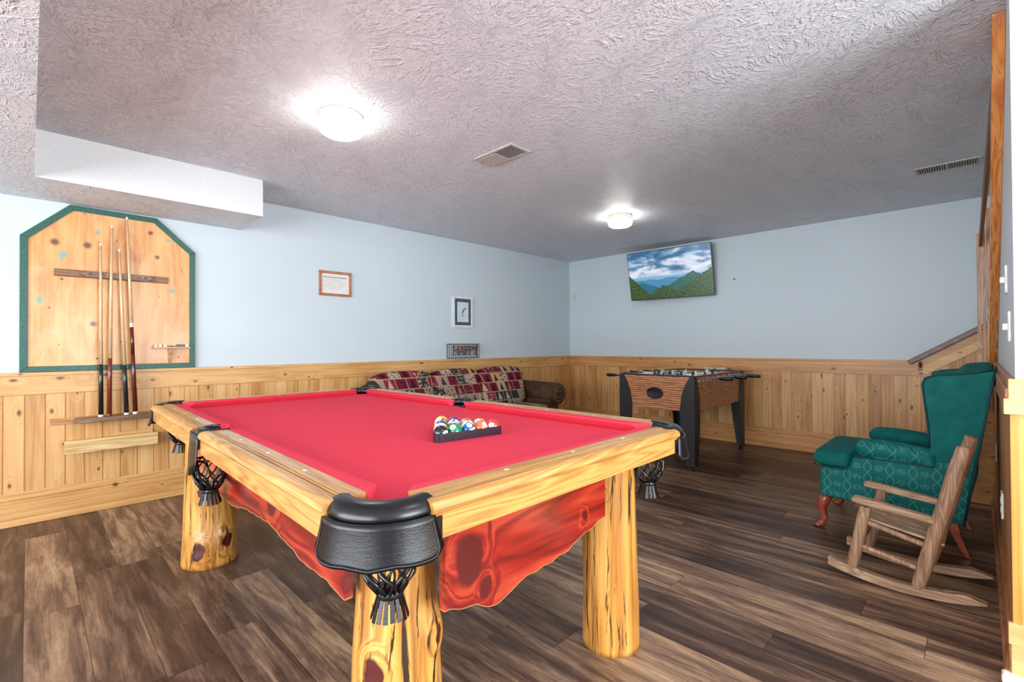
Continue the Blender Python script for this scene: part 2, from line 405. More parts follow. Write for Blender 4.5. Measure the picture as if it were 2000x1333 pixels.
# right wall wainscot, seen almost edge on, and its end return facing the camera
bm = nb(); box(bm, W_R-.014, W_R, YN, -.04, 0, .97); struct('wainscot_right', bm, pine('pine_boards_right', 'z', ('y', .098), .3, [(214, 160, 104), (190, 130, 78), (140, 88, 46)]))
bm = nb(); box(bm, W_R-.026, W_R, YN, -.04, .915, 1.0); box(bm, W_R-.017, W_R, YN, -.04, 1.0, 1.035); box(bm, W_R-.036, W_R, YN, -.04, 0, .035); box(bm, W_R-.024, W_R, YN, -.04, .035, .16)
struct('trim_right', bm, wood('brown_trim_side', [(214, 158, 112), (180, 120, 78), (130, 80, 48)], 'y', .4), bevel=.003)
bm = nb(); box(bm, W_R-.014, XE, YN-.014, YN, .0, .95); struct('wainscot_return', bm, M_PINE_NEAR)
bm = nb(); box(bm, W_R-.018, XE, YN-.022, YN, .965, 1.035); box(bm, W_R-.030, XE, YN-.034, YN, .915, .968); box(bm, W_R-.026, XE, YN-.024, YN, .135, .205); box(bm, W_R-.020, XE, YN-.020, YN, 0, .135); struct('trim_return', bm, M_PINE_NEARX, bevel=.003)
bm = nb(); box(bm, W_R-.044, XE, YN-.044, YN, 0, .035); struct('baseboard_return', bm, plain((246, 236, 214), .4, name='pale_shoe'), bevel=.008)
# stair flight beside the back wall: closed panelled side, its steps behind it
bm = nb()
SY = -1.05
prism(bm, [(4.16, SY, 0), (W_R-.002, SY, 0), (W_R-.002, SY, .86), (4.16, SY, .45)], (0, .03, 0)); struct('trim_stair_side', bm, pine('knotty_stair_panel', 'x', None, .55, [(226, 172, 110), (204, 146, 84), (150, 94, 46)]))
bm = nb()
for i in range(3): box(bm, 4.12+i*.16, W_R-.002, SY+.031, -.037, i*.18, (i+1)*.18)
struct('stair_steps', bm, M_PINE_HX)

# ================================================================== POOL TABLE
TX0, TX1, TYN, TYF, TZ = 1.215, 3.72, -5.42, -4.06, .85
def tw(p):
    """the real table is a few centimetres wider at its near end"""
    x, y, z = p; yn = -5.395-.022*(x-TX0); t = (y-TYN)/(TYF-TYN)
    return Vector((x, yn+(TYF-yn)*t, z))
def warp(bm):
    for v in bm.verts: v.co = tw(v.co)
    return bm
table = empty('pool_table', (2.47, -4.74, 0), 'large rustic pool table with red cloth, oak rails and log legs in the room centre', 'pool table')
XM_ = 2.41
RW, CW = .085, .05      # oak width, cushion width
XM = 2.41
bm = nb(); a_, c_ = .03, .20
prism(bm, [(x, y, TZ-.075) for x, y in ((TX0+c_, TYN+a_), (XM_-.05, TYN+a_), (XM_-.04, TYN+.10), (XM_+.04, TYN+.10), (XM_+.05, TYN+a_), (TX1-c_, TYN+a_), (TX1-a_, TYN+c_), (TX1-a_, TYF-c_), (TX1-c_, TYF-a_), (XM_+.05, TYF-a_), (XM_+.04, TYF-.10), (XM_-.04, TYF-.10), (XM_-.05, TYF-a_), (TX0+c_, TYF-a_), (TX0+a_, TYF-c_), (TX0+a_, TYN+c_))], (0, 0, .039)); warp(bm)
obj('playing_surface', bm, M_CLOTH, table)
def rail_profile():   # (inward distance, height) of the oak rail, outer face first
    return [(.012, -.088), (0, -.082), (0, -.03), (-.006, -.026), (-.010, -.018), (-.006, -.008), (0, -.003), (.010, 0), (.028, 0), (.0295, -.007), (.0325, -.007), (.034, 0), (.039, 0), (.0405, -.006), (.0425, -.006), (.044, 0), (RW, 0), (RW, -.088)]
def cushion_profile():
    return [(RW, -.001), (RW+.02, -.001), (RW+CW-.004, -.003), (RW+CW, -.006), (RW+CW-.004, -.012), (RW+CW-.032, -.037), (RW, -.037)]
def place(side, d, a, z):
    if side == 'S': return (a, TYN+d, TZ+z)
    if side == 'N': return (a, TYF-d, TZ+z)
    if side == 'E': return (TX1-d, a, TZ+z)
    return (TX0+d, a, TZ+z)
CE = .148
def make_rail(side, a0, a1, m0, m1):
    bm = nb(); P = rail_profile()
    loft(bm, [[tw(place(side, d, a, z)) for d, z in P] for a in [a0+(a1-a0)*k/8 for k in range(9)]])
    r = obj('rail', bm, M_OAKX if side in 'SN' else M_OAKY, table)
    bm = nb(); Q = cushion_profile()
    rings = []
    for a, s, m in ((a0, 1, m0), (a1, -1, m1)):
        rings.append([tw(place(side, d, a+s*((d-RW)*m-.004), z)) for d, z in Q])
    loft(bm, rings); obj('cushion', bm, M_CLOTH, table, bevel=.002)
    for k in (.25, .5, .75):
        bm = nb(); c = tw(place(side, .062, a0+(a1-a0)*k, .0004)); u, v = ((.006, .010) if side in 'EW' else (.010, .006))
        vs = [bm.verts.new((c.x+u*x, c.y+v*y, c.z)) for x, y in ((1, 0), (0, 1), (-1, 0), (0, -1))]; 
        vb = [bm.verts.new(v_.co-Vector((0, 0, .001))) for v_ in vs]
        bm.faces.new(vs); bm.faces.new(vb[::-1])
        for i in range(4): bm.faces.new((vs[i], vb[i], vb[(i+1) % 4], vs[(i+1) % 4]))
        obj('sight_inlay', bm, plain((250, 240, 215), .3, name='pearl'), r)
for side in 'SN':
    make_rail(side, TX0+CE, XM-.062, 1.0, .45); make_rail(side, XM+.062, TX1-CE, .45, 1.0)
for side in 'EW': make_rail(side, TYN+CE, TYF-CE, 1.0, 1.0)

def net(c, r0, z0, parent, n=9, squash=(1, 1)):
    """woven leather pocket net: crossing strips on a bowl, collar and fringe"""
    cx, cy = c; bm = nb()
    prof = [(0, 1.0), (.25, 1.08), (.5, 1.10), (.75, .92), (1, .52)]
    def rad(t):
        for (a, ra), (b, rb) in zip(prof, prof[1:]):
            if t <= b: return r0*(ra+(rb-ra)*(t-a)/(b-a))
        return r0*.52
    H = .115
    for s in (1, -1):
        for k in range(n):
            pts = []
            for i in range(11):
                t = i/10; a = 2*math.pi*(k/n)+s*(t*1.25+.10*math.sin(t*math.pi*3)); r = rad(t)+s*.0012
                pts.append((cx+r*math.cos(a)*squash[0], cy+r*math.sin(a)*squash[1], z0-H*t))
            tube(bm, pts, .0046, 6, flat=.5)
    for t in (0.0,):
        tube(bm, [(cx+rad(t)*math.cos(a)*squash[0], cy+rad(t)*math.sin(a)*squash[1], z0) for a in [2*math.pi*i/20 for i in range(21)]], .004, 6)
    lathe(bm, (cx, cy, z0-H-.014), [(r0*.5, 0), (r0*.54, .003), (r0*.54, .016), (r0*.48, .018)], 20)
    obj('net', bm, M_LEATHER_S, parent, smooth=True)
    bm = nb()
    for k in range(16):
        a = 2*math.pi*k/16; j = random.uniform(-.003, .003)
        da = .15
        p = []
        for aa, zz, rr in ((a-da, z0-H-.012, r0*.5), (a+da, z0-H-.012, r0*.5), (a+da*.9, z0-H-.055+j, r0*.74), (a-da*.9, z0-H-.055+j, r0*.74)):
            p.append((cx+rr*math.cos(aa), cy+rr*math.sin(aa), zz))
        prism(bm, p, (.002*math.cos(a), .002*math.sin(a), 0))
    obj('fringe', bm, M_LEATHER, parent)
def corner_pocket(cx, cy, sx, sy):
    Cx, Cy = cx-sx*.134, cy-sy*.134
    def P(r, ang, z): return tw((Cx+sx*r*math.cos(ang), Cy+sy*r*math.sin(ang), z))
    rings = []
    prof = [(.076, -.050), (.072, -.02), (.076, -.004), (.087, .004), (.102, .006), (.117, .001), (.127, -.008), (.132, -.019), (.130, -.028), (.116, -.038)]
    N = 26
    for i in range(N+1):
        a = R(-16)+(R(122))*i/N; g = 1+.03*math.sin(math.pi*i/N)
        rings.append([P(r*(g if r > .1 else 1), a, TZ+z) for r, z in prof])
    bm = nb(); loft(bm, rings); cap = obj('pocket', bm, M_LEATHER_S, table, smooth=True, label='black leather corner pocket with woven net')
    # stitched seam roll under the cap
    bm = nb(); tube(bm, [P(.137, R(-8)+R(106)*i/20, TZ-.029) for i in range(21)], .0028, 6); obj('seam', bm, M_LEATHER_S, cap, smooth=True)
    # shield shaped flap
    bm = nb(); nu, nv = 30, 8; G = []
    for i in range(nu+1):
        u = i/nu; a = R(-12)+R(114)*u
        e = min(u, 1-u)
        bot = -.108+ (.018*max(0, 1-e/.09)**2)
        bot -= .010*max(0, 1-abs(u-.5)/.16) - .004*math.cos((u-.5)*2*math.pi*1.5)
        row = []
        for j in range(nv+1):
            v = j/nv; z = -.028+(bot+.028)*v
            r = .1405+.010*v**1.5
            aw = R(45)+(a-R(45))*(.93+.09*v)
            row.append(P(r, aw, TZ+z))
        G.append(row)
    vs = [[bm.verts.new(p) for p in row] for row in G]
    for i in range(nu):
        for j in range(nv): bm.faces.new((vs[i][j], vs[i+1][j], vs[i+1][j+1], vs[i][j+1]))
    fl = obj('flap', bm, M_LEATHER, cap, smooth=True); s = fl.modifiers.new('thick', 'SOLIDIFY'); s.thickness = .004; s.offset = 0
    # edging line of the flap
    bm = nb(); path = [G[1][j] for j in range(1, nv)]+[G[i][nv]+Vector((0, 0, .006)) for i in range(2, nu-1)]+[G[nu-1][j] for j in range(nv-1, 0, -1)]
    ctr = Vector(tw((Cx, Cy, 0)))
    path = [p+(Vector((p.x, p.y, 0))-Vector((ctr.x, ctr.y, 0))).normalized()*.003 for p in path]
    tube(bm, path, .0012, 5); obj('stitching', bm, plain((70, 72, 80), .5, name='grey_thread'), cap)
    # mounting tabs on both fascias
    for (x0, x1, y0, y1) in ((cx-sx*.158, cx-sx*.11, cy, cy+sy*.004), (cx, cx+sx*.004, cy-sy*.172, cy-sy*.11)):
        bm = nb(); box(bm, min(x0, x1), max(x0, x1), min(y0, y1), max(y0, y1), TZ-.080, TZ-.034)
        warp(bm); obj('tab', bm, M_LEATHER_S, cap)
    c = tw((Cx+sx*.004, Cy+sy*.004, 0)); net((c.x, c.y), .053, TZ-.100, cap)
    # dark liner of the hole
    bm = nb(); rr = [[P(r, R(-30)+R(150)*i/16, TZ+z) for i in range(17)] for r, z in ((.0745, -.04), (.070, -.12))]
    loft(bm, rr, cap=False, closed=False); l = obj('liner', bm, M_LEATHER, cap); s = l.modifiers.new('thick', 'SOLIDIFY'); s.thickness = .003
for cx, sx in ((TX0, -1), (TX1, 1)):
    for cy, sy in ((TYN, -1), (TYF, 1)): corner_pocket(cx, cy, sx, sy)
def side_pocket(cy, sy):
    Cx, Cy = XM, cy-sy*.095
    def P(r, ang, z, ex=1): return tw((Cx+r*math.cos(ang), Cy+sy*r*math.sin(ang)*ex, z))
    prof = [(.058, -.045), (.056, -.012), (.064, .002), (.076, .004), (.087, -.004), (.091, -.02), (.088, -.035)]
    bm = nb(); rings = []
    for i in range(21):
        a = R(2)+R(176)*i/20; rings.append([P(r, a, TZ+z, 1.14 if math.sin(a) > 0 else 1) for r, z in prof])
    loft(bm, rings); cap = obj('pocket', bm, M_LEATHER_S, table, smooth=True, label='black leather side pocket with woven net')
    bm = nb(); vs = []
    for i in range(13):
        u = i/12; x = XM-.066+.132*u; bot = -.165+.03*abs(2*u-1)**2
        vs.append([bm.verts.new(tw((x, cy+sy*(.008+.010*math.sin(math.pi*u)+.008*v), TZ-.01+(bot+.01)*v))) for v in (0, .25, .5, .75, 1)])
    for i in range(12):
        for j in range(4): bm.faces.new((vs[i][j], vs[i+1][j], vs[i+1][j+1], vs[i][j+1]))
    fl = obj('flap', bm, M_LEATHER, cap, smooth=True); s = fl.modifiers.new('thick', 'SOLIDIFY'); s.thickness = .004
    c = tw((XM, cy-sy*.045, 0)); net((c.x, c.y), .05, TZ-.115, cap)
    bm = nb(); loft(bm, [[P(.057, R(-40)+R(260)*i/16, TZ+z) for i in range(17)] for z in (-.035, -.1)], cap=False, closed=False)
    l = obj('liner', bm, M_LEATHER, cap); s = l.modifiers.new('thick', 'SOLIDIFY'); s.thickness = .003
side_pocket(TYN, -1); side_pocket(TYF, 1)
# log legs
def log(cx, cy, prof, knots, mname, seed=0, lean=(0, 0)):
    bm = nb(); n = 48; rings = []; nz = 40; H = TZ-.07
    for i in range(nz+1):
        z = H*i/nz; t = z/H
        for (a, ra), (b, rb) in zip(prof, prof[1:]):
            if a <= t <= b+1e-6: r = ra+(rb-ra)*(t-a)/(b-a)
        row = []
        for k in range(n):
            a = 2*math.pi*k/n
            rr = r*(1+.035*mnoise.noise(Vector((math.cos(a)*1.3+seed, math.sin(a)*1.3, z*2.5)))+.015*mnoise.noise(Vector((math.cos(a)*4+seed, math.sin(a)*4, z*4))))
            for (ka, kz, kr, kh) in knots:
                da = (a-ka+math.pi) % (2*math.pi)-math.pi; d = math.hypot(da*r, (z-kz)*.8)/kr
                rr += kh*math.exp(-d*d*.8)-(kh*.55*math.exp(-d*d*6))
            row.append((cx+lean[0]*t+rr*math.cos(a), cy+lean[1]*t+rr*math.sin(a), z))
        rings.append(row)
    loft(bm, rings)
    kp = []
    base = Vector((2.47, -4.74, 0))
    for (ka, kz, kr, kh) in knots:
        t = kz/H
        for (a, ra), (b, rb) in zip(prof, prof[1:]):
            if a <= t <= b+1e-6: r = ra+(rb-ra)*(t-a)/(b-a)
        kp.append((cx-base.x+(r+kh*.6)*math.cos(ka), cy-base.y+(r+kh*.6)*math.sin(ka), kz, kr*.62))
    obj('leg', bm, m_log(mname, kp), table, smooth=True)
log(3.462, -4.262, [(0, .108), (.3, .106), (1, .102)], [(R(-70), .60, .02, .004)], 'log_leg_east', 1, (0, -.01))
log(3.393, -5.175, [(0, .128), (.35, .116), (.7, .102), (1, .096)], [(R(28), .42, .035, .022), (R(-62), .36, .05, .012)], 'log_leg_near', 5)
log(1.50, -5.165, [(0, .135), (.15, .128), (.5, .118), (1, .112)], [(R(-36), .10, .055, .022), (R(20), .13, .055, .025), (R(-28), .395, .045, .014)], 'log_leg_west', 9)
log(1.50, -4.30, [(0, .12), (.5, .11), (1, .105)], [], 'log_leg_far', 13)
# red cedar aprons with live edges
def apron(pts, axis, val, th, mat):
    """pts: (a, z) outline of the lower edge from one end to the other; closed along the top at the rail"""
    top = TZ-.07
    def p3(a, z): return (val, a, z) if axis == 'x' else (a, val, z)
    sm = []
    for (a0, z0), (a1, z1) in zip(pts, pts[1:]):
        for k in range(6):
            t = k/6; s = t*t*(3-2*t); sm.append((a0+(a1-a0)*t, z0+(z1-z0)*s+.002*math.sin((a0+(a1-a0)*t)*90)))
    sm.append(pts[-1])
    poly = [p3(sm[0][0], top)]+[p3(a, z) for a, z in sm]+[p3(sm[-1][0], top)]
    bm = nb(); prism(bm, poly, (th, 0, 0) if axis == 'x' else (0, th, 0)); ap = obj('apron', bm, mat, table)
    bm = nb()
    off = Vector((-th/2, 0, 0)) if False else Vector((0, 0, 0))
    mid = th/2
    tube(bm, [Vector(p3(a, z-.001))+(Vector((mid, 0, 0)) if axis == 'x' else Vector((0, mid, 0))) for a, z in sm], abs(th)*.5+.001, 8, flat=.22)
    obj('bark_edge', bm, M_BARK, ap, smooth=True)
M_CEDAR_E = m_cedar('cedar_end', 'y', ((3.58-2.47, -5.09+4.74, .62, .05), (3.58-2.47, -5.03+4.74, .535, .022), (3.58-2.47, -4.60+4.74, .60, .016)))
M_CEDAR_S = m_cedar('cedar_side', 'x', ((2.9-2.47, -5.33+4.74, .68, .05),))
apron([(-5.163, .523), (-5.069, .503), (-5.003, .474), (-4.955, .484), (-4.889, .507), (-4.80, .511), (-4.704, .520), (-4.597, .55), (-4.479, .574), (-4.36, .58)][:9], 'x', 3.585, -.022, M_CEDAR_E)
apron([(1.9, .63), (2.1, .62), (2.3, .57), (2.5, .565), (2.673, .590), (2.876, .598), (3.048, .577), (3.159, .558), (3.29, .560), (3.40, .545)], 'y', -5.325, .022, M_CEDAR_S)
apron([(1.60, .57), (1.9, .60), (2.3, .55), (2.7, .59), (3.05, .57), (3.36, .56)], 'y', -4.155, -.022, M_CEDAR_S)
apron([(-5.06, .56), (-4.9, .58), (-4.7, .54), (-4.5, .57), (-4.4, .56)], 'x', 1.50, .022, M_CEDAR_E)
bm = nb()   # frame under the slate
box(bm, TX0+.20, TX1-.16, TYN+.13, TYF-.13, TZ-.13, TZ-.076); obj('slate_frame', bm, plain((70, 50, 34), .7, name='dark_frame'), table)

# ---------------------------------------------------------------- triangle rack and balls
BR = .0286
V1, V2, V3 = Vector((3.133, -4.868, 0)), Vector((3.177, -4.545, 0)), Vector((2.872, -4.668, 0))
def tri_ring(inset, z, rr, n=8):
    cen = (V1+V2+V3)/3; out = []
    for A in (V1, V3, V2):
        d = (A-cen).normalized(); c = A-d*(2*rr+inset*0)   # rounded corner centre
        c = cen+d*((A-cen).length-rr*2)
        base = math.atan2(d.y, d.x)
        for i in range(n+1):
            a = base-R(60)*(-1 if False else 1)*(-1)*0+R(60)-R(120)*i/n
            out.append((c.x+(rr-inset)*math.cos(a), c.y+(rr-inset)*math.sin(a), z))
    return out
ZC = TZ-.036
bm = nb()
A = [tri_ring(i, z, .022) for i, z in ((0, ZC), (0, ZC+.031), (.006, ZC+.032), (.007, ZC+.001))]
# order of vertices: V1, V3, V2 with arcs; loft four rings into a wall
rs = [[bm.verts.new(p) for p in ring] for ring in A]; n = len(rs[0])
for a_, b_ in ((0, 1), (1, 2), (2, 3), (3, 0)):
    for j in range(n): bm.faces.new((rs[a_][j], rs[a_][(j+1) % n], rs[b_][(j+1) % n], rs[b_][j]))
rack = obj('triangle_rack', bm, plain((44, 36, 48), .35, name='dark_plastic_rack'), None, org=(3.06, -4.69, ZC), bevel=.001)
tag(rack, 'black plastic triangle rack holding the balls on the red cloth', 'ball rack')
def m_ball(num, col, stripe):
    t = NT('ball_%s' % num); v = t.co(); x, y, z = t.sep(v)
    body = lin(col)
    if stripe:
        band = t.M('LESS_THAN', t.M('ABSOLUTE', z), .0155); c = t.mix(band, (246, 240, 222), col)
    else: c = t.mix(0.0, col, col)
    circ = t.M('GREATER_THAN', t.M('ABSOLUTE', x), .0261)
    c = t.mix(circ, c, (248, 244, 232))
    return t.done(c, .07, coat=.6)
BALLS = {8: ((24, 26, 34), 0, 'black'), 6: ((0, 140, 90), 0, 'green'), 10: ((0, 92, 160), 1, 'blue striped'), 5: ((238, 120, 74), 0, 'orange'), 3: ((214, 58, 48), 0, 'red'),
         9: ((236, 196, 80), 1, 'yellow striped'), 14: ((0, 130, 84), 1, 'green striped'), 11: ((205, 60, 50), 1, 'red striped'), 13: ((240, 150, 70), 1, 'orange striped'),
         2: ((10, 84, 130), 0, 'blue'), 12: ((110, 30, 140), 1, 'purple striped'), 7: ((206, 84, 66), 0, 'rust coloured'), 1: ((246, 206, 90), 0, 'yellow'), 15: ((200, 110, 90), 1, 'maroon striped'), 4: ((90, 40, 140), 0, 'purple')}
layout = [[8, 6, 10, 5, 3], [9, 14, 15, 13], [2, 12, 7], [11, 4], [1]]
PLACE = {8: 'at the rack corner nearest the camera', 6: 'second along the near side of the rack', 10: 'in the middle of the near side of the rack', 5: 'fourth along the near side of the rack', 3: 'at the right-hand corner of the rack',
         9: 'just behind the black ball', 14: 'just behind the green ball', 15: 'behind the blue striped ball', 13: 'just behind the orange ball', 2: 'behind the yellow striped ball by the rack side',
         12: 'in the middle row behind the green striped ball', 7: 'in the middle row behind the maroon striped ball', 11: 'near the far corner of the rack, left of the purple one', 4: 'near the far corner of the rack, right of the red striped one', 1: 'in the far corner of the rack'}
ex = (V2-V1).normalized(); ey = Vector((-ex.y, ex.x, 0)); cen = (V1+V2+V3)/3
bm = nb(); bmesh.ops.create_uvsphere(bm, u_segments=32, v_segments=20, radius=BR)
ball_me = None
rows = math.sqrt(3)*BR
camdir = Vector((4.50, -5.86, 1.159))
for r_, row in enumerate(layout):
    for c_, num in enumerate(row):
        u = (c_-(len(row)-1)/2)*2*BR*1.005; vv = (r_-4/3.0)*rows*1.005
        p = cen+ex*u+ey*vv+Vector((0, 0, ZC+BR))
        b2 = bm.copy(); col, st, cn = BALLS[num]
        for v in b2.verts: v.co += p
        o = obj('billiard_ball', b2, m_ball(num, col, st), None, smooth=True, org=p)
        tag(o, '%s billiard ball %s' % (cn, PLACE[num]), 'ball', 'billiard balls in the triangle rack')
        # turn the number towards the room in a different way for every ball
        to = (camdir-p).normalized(); q = to.to_track_quat('X', 'Z').to_euler()
        o.rotation_euler = (random.uniform(-1, 1)*(.9 if st else .3), q.y+random.uniform(-.9, .3), q.z+random.choice((-1, 1))*random.uniform(.35, .9))
        if num == 3: o.rotation_euler = (0, q.y-.15, q.z-.25)
        if num == 8: o.rotation_euler = (0, q.y+.1, q.z+.75)
        tb = text_bm(str(num), .013, .0002)
        for v in tb.verts:   # bend the figure onto the sphere round local +X
            yy, zz, dd = v.co.x, v.co.y, v.co.z
            rr = BR+.0001+dd; v.co = Vector((math.sqrt(max(0, rr*rr-yy*yy-zz*zz)), yy, zz))
        me = bpy.data.meshes.new('number'); tb.to_mesh(me); tb.free(); me.materials.append(M_DKPLASTIC)
        no = bpy.data.objects.new('number', me); C.objects.link(no); no.parent = o
bm.free()

# ================================================================== CEILING LIGHTS AND VENTS
def ceiling_light(x, y, label):
    t = empty('ceiling_light', (x, y, CEIL), label, 'ceiling light', 'flush ceiling lights')
    bm = nb(); lathe(bm, (x, y, CEIL), [(.02, 0), (.116, 0), (.118, -.006), (.116, -.03), (.112, -.034), (.02, -.034)], 40)
    obj('base', bm, plain((226, 218, 196), .35, name='cream_enamel'), t, smooth=False, bevel=.002)
    bm = nb(); lathe(bm, (x, y, CEIL), [(.108, -.0345), (.115, -.045), (.117, -.07), (.112, -.092), (.092, -.104), (.05, -.109), (.004, -.110)], 40)
    g = NT('lit_frosted_glass'); g.b.inputs['Emission Color'].default_value = (1, .97, .93, 1); g.b.inputs['Emission Strength'].default_value = LAMP_STRENGTH
    obj('glass_shade', bm, g.done((250, 248, 240), .3), t, smooth=True)
ceiling_light(1.99, -4.65, 'round frosted ceiling light above the left end of the pool table')
ceiling_light(1.975, -1.745, 'round frosted ceiling light near the television')
ceiling_light(4.30, -4.72, 'added unseen round frosted ceiling light above the near end of the pool table')  # extra lamp out of view, added to brighten the near ceiling
ceiling_light(6.20, -4.72, 'added unseen round frosted ceiling light beyond the end of the right wall')  # extra lamp out of view, added to light the soffit face and return wall
def vent(name, x0, x1, y0, y1, label, cols, split):
    t = empty(name, ((x0+x1)/2, (y0+y1)/2, CEIL), label, 'vent')
    m = plain((196, 190, 182), .45, name='vent_enamel')
    bm = nb(); f = .018
    for a in ((x0, x1, y0, y0+f), (x0, x1, y1-f, y1), (x0, x0+f, y0+f, y1-f), (x1-f, x1, y0+f, y1-f)): box(bm, *a, CEIL-.008, CEIL)
    if split: box(bm, (x0+x1)/2-.006, (x0+x1)/2+.006, y0+f, y1-f, CEIL-.007, CEIL)
    obj('frame', bm, m, t, bevel=.002)
    bm = nb(); box(bm, x0+f, x1-f, y0+f, y1-f, CEIL-.002, CEIL-.0005); obj('backing', bm, plain((50, 48, 48), .8, name='vent_dark'), t)
    bm = nb(); n = cols
    for i in range(n):
        x = x0+f+(x1-x0-2*f)*(i+.5)/n
        s = 1 if i < n/2 or not split else -1
        M_ = Matrix.Translation((x, (y0+y1)/2, CEIL-.006)) @ Matrix.Rotation(R(38)*s, 4, 'Y')
        box(bm, -.0048, .0048, -(y1-y0)/2+f, (y1-y0)/2-f, -.0007, .0007, M_)
    obj('louvers', bm, m, t)
    if not split:
        bm = nb(); box(bm, x0+f, x0+.19, y0+f, y1-f, CEIL-.0145, CEIL-.0115); obj('damper_plate', bm, m, t)
vent('ceiling_vent', 2.05, 2.41, -3.73, -3.545, 'grey ceiling vent over the pool table between the two lights', 26, False)
vent('ceiling_vent', 4.175, 4.535, -1.305, -1.12, 'long ceiling vent in the far right corner of the ceiling', 24, True)

# ================================================================== LEFT WALL: CUE BOARD
cue_board = empty('cue_board', (.0, -5.415, .995), 'clipped-corner plywood board with dark green frame on the left wall', 'wall board')
out = [(-5.905, .998), (-5.905, 1.905), (-5.663, 2.153), (-5.178, 2.148), (-4.927, 1.915), (-4.927, .998)]
def inset_poly(P, d):
    n = len(P); R_ = []
    cx = sum(p[0] for p in P)/n; cz = sum(p[1] for p in P)/n
    for i in range(n):
        a, b, c = Vector(P[i-1]), Vector(P[i]), Vector(P[(i+1) % n])
        e1 = (b-a).normalized(); e2 = (c-b).normalized(); n1 = Vector((e1.y, -e1.x)); n2 = Vector((e2.y, -e2.x))
        if n1.dot(Vector((cx, cz))-a) < 0: n1 = -n1
        if n2.dot(Vector((cx, cz))-b) < 0: n2 = -n2
        m = (n1+n2)/(1+n1.dot(n2)); R_.append((b.x+m.x*d, b.y+m.y*d))
    return R_
inn = inset_poly(out, .038)
bm = nb(); prism(bm, [(.004, y, z) for y, z in inset_poly(out, .01)], (.010, 0, 0))
def m_ply():
    t = NT('knotty_plywood'); v = t.co(); v2 = axes(t, 'z')
    a = t.noise(t.map(v2, (1.2, 5, 5)), 1.6, 4, .6, 1.2); b = t.noise(t.map(v2, (2, 60, 60)), 1.3, 3)
    f = t.M('ADD', t.M('MULTIPLY', a, .75), t.M('MULTIPLY', b, .3))
    col = t.ramp(f, [(.3, (238, 190, 122)), (.55, (220, 156, 88)), (.8, (176, 108, 52))])
    pale = t.smooth(t.noise(v, 3.1, 3, .6), .52, .7); col = t.mix(t.M('MULTIPLY', pale, .4), col, (232, 196, 160))
    yy_, zz_ = t.sep(v)[1:]; kv, kc = t.vor2(t.comb(t.M('MULTIPLY', yy_, 5.6), t.M('MULTIPLY', zz_, 5.6), 0)); kc = t.sep(kc)
    sz = t.M('MULTIPLY_ADD', t.M('POWER', kc[1], 2.5), .13, .028)
    km = t.M('MULTIPLY', t.M('SUBTRACT', 1.0, t.smooth(t.M('DIVIDE', kv, sz), .35, 1.25)), t.M('LESS_THAN', kc[0], .5))
    col = t.mix(t.M('MULTIPLY', km, .92), col, (92, 42, 22))
    for (y, z, s) in ((-5.70, 1.80, .035), (-5.81, 1.48, .03), (-5.52, 1.98, .022), (-5.10, 1.99, .022), (-5.08, 1.60, .03), (-5.80, 1.02, .025)):   # stray green/white paint smears
        d = t.V('LENGTH', t.map(t.V('SUBTRACT', v, (.0, y+5.415, z-.995)), (0, 1/s, 1.0/s)))
        d = t.M('ADD', d, t.M('MULTIPLY', t.noise(v, 38, 3), 1.6))
        col = t.mix(t.M('MULTIPLY', t.M('SUBTRACT', 1.0, t.smooth(d, 1.2, 1.7)), .8), col, (112, 166, 150))
    return t.done(col, .4, coat=.2)
obj('panel', bm, m_ply(), cue_board)
bm = nb()
n = len(out)
for i in range(n):
    j = (i+1) % n
    prism(bm, [(.006, *out[i]), (.006, *out[j]), (.006, *inn[j]), (.006, *inn[i])], (.018, 0, 0))
t_ = NT('dark_green_paint'); gv = t_.noise(t_.map(t_.co(), (1, 30, 30)), 2, 3)
obj('frame', bm, t_.done(t_.ramp(gv, [(.3, (16, 74, 62)), (.7, (30, 100, 84))]), .4), cue_board, bevel=.002)
# cue holders
M_WALNUT = wood('weathered_oak', [(176, 132, 92), (140, 96, 62), (92, 58, 36)], 'y', .45, 1.5)
up = empty('upper_cue_holder', (.03, -5.42, 1.68), 'brown wooden cue holder bar with round clip holes across the plywood board', 'cue holder')
bm = nb(); box(bm, .015, .026, -5.744, -5.106, 1.652, 1.702); obj('back_strip', bm, M_WALNUT, up, bevel=.003)
def pointed(y0, y1, z0, z1, x0, x1, p):
    zm = (z0+z1)/2; b = nb(); prism(b, [(x0, y0, zm), (x0, y0+p, z1), (x0, y1-p, z1), (x0, y1, zm), (x0, y1-p, z0), (x0, y0+p, z0)], (x1-x0, 0, 0)); return b
M_WALNUT_G = wood('grey_brown_oak', [(168, 136, 108), (130, 98, 74), (88, 64, 48)], 'y', .45, 1.5)
obj('clip_bar', pointed(-5.62, -5.20, 1.655, 1.698, .026, .060, .04), M_WALNUT_G, up, bevel=.003)
cue_y = [(-5.505, -5.506), (-5.461, -5.444), (-5.364, -5.404), (-5.314, -5.361)]
for yy in (-5.56, -5.505, -5.45, -5.392, -5.345, -5.29, -5.25):
    bm = nb(); box(bm, .0598, .0612, yy-.010, yy+.010, 1.668, 1.686)
    obj('clip_hole', bm, M_DKPLASTIC, up)
low = empty('lower_cue_rack', (.03, -5.45, .64), 'long brown wooden ledge on the wainscot holding the cue butts', 'cue rack')
bm = nb(); box(bm, .015, .028, -5.76, -5.10, .635, .678); obj('back_strip', bm, wood('tan_strip', [(220, 168, 110), (196, 140, 86), (150, 96, 54)], 'y', .45), low, bevel=.002)
bm = nb()
prof = [(-5.645, .045), (-5.635, .115), (-5.61, .125), (-5.15, .125), (-5.12, .11), (-5.11, .045)]
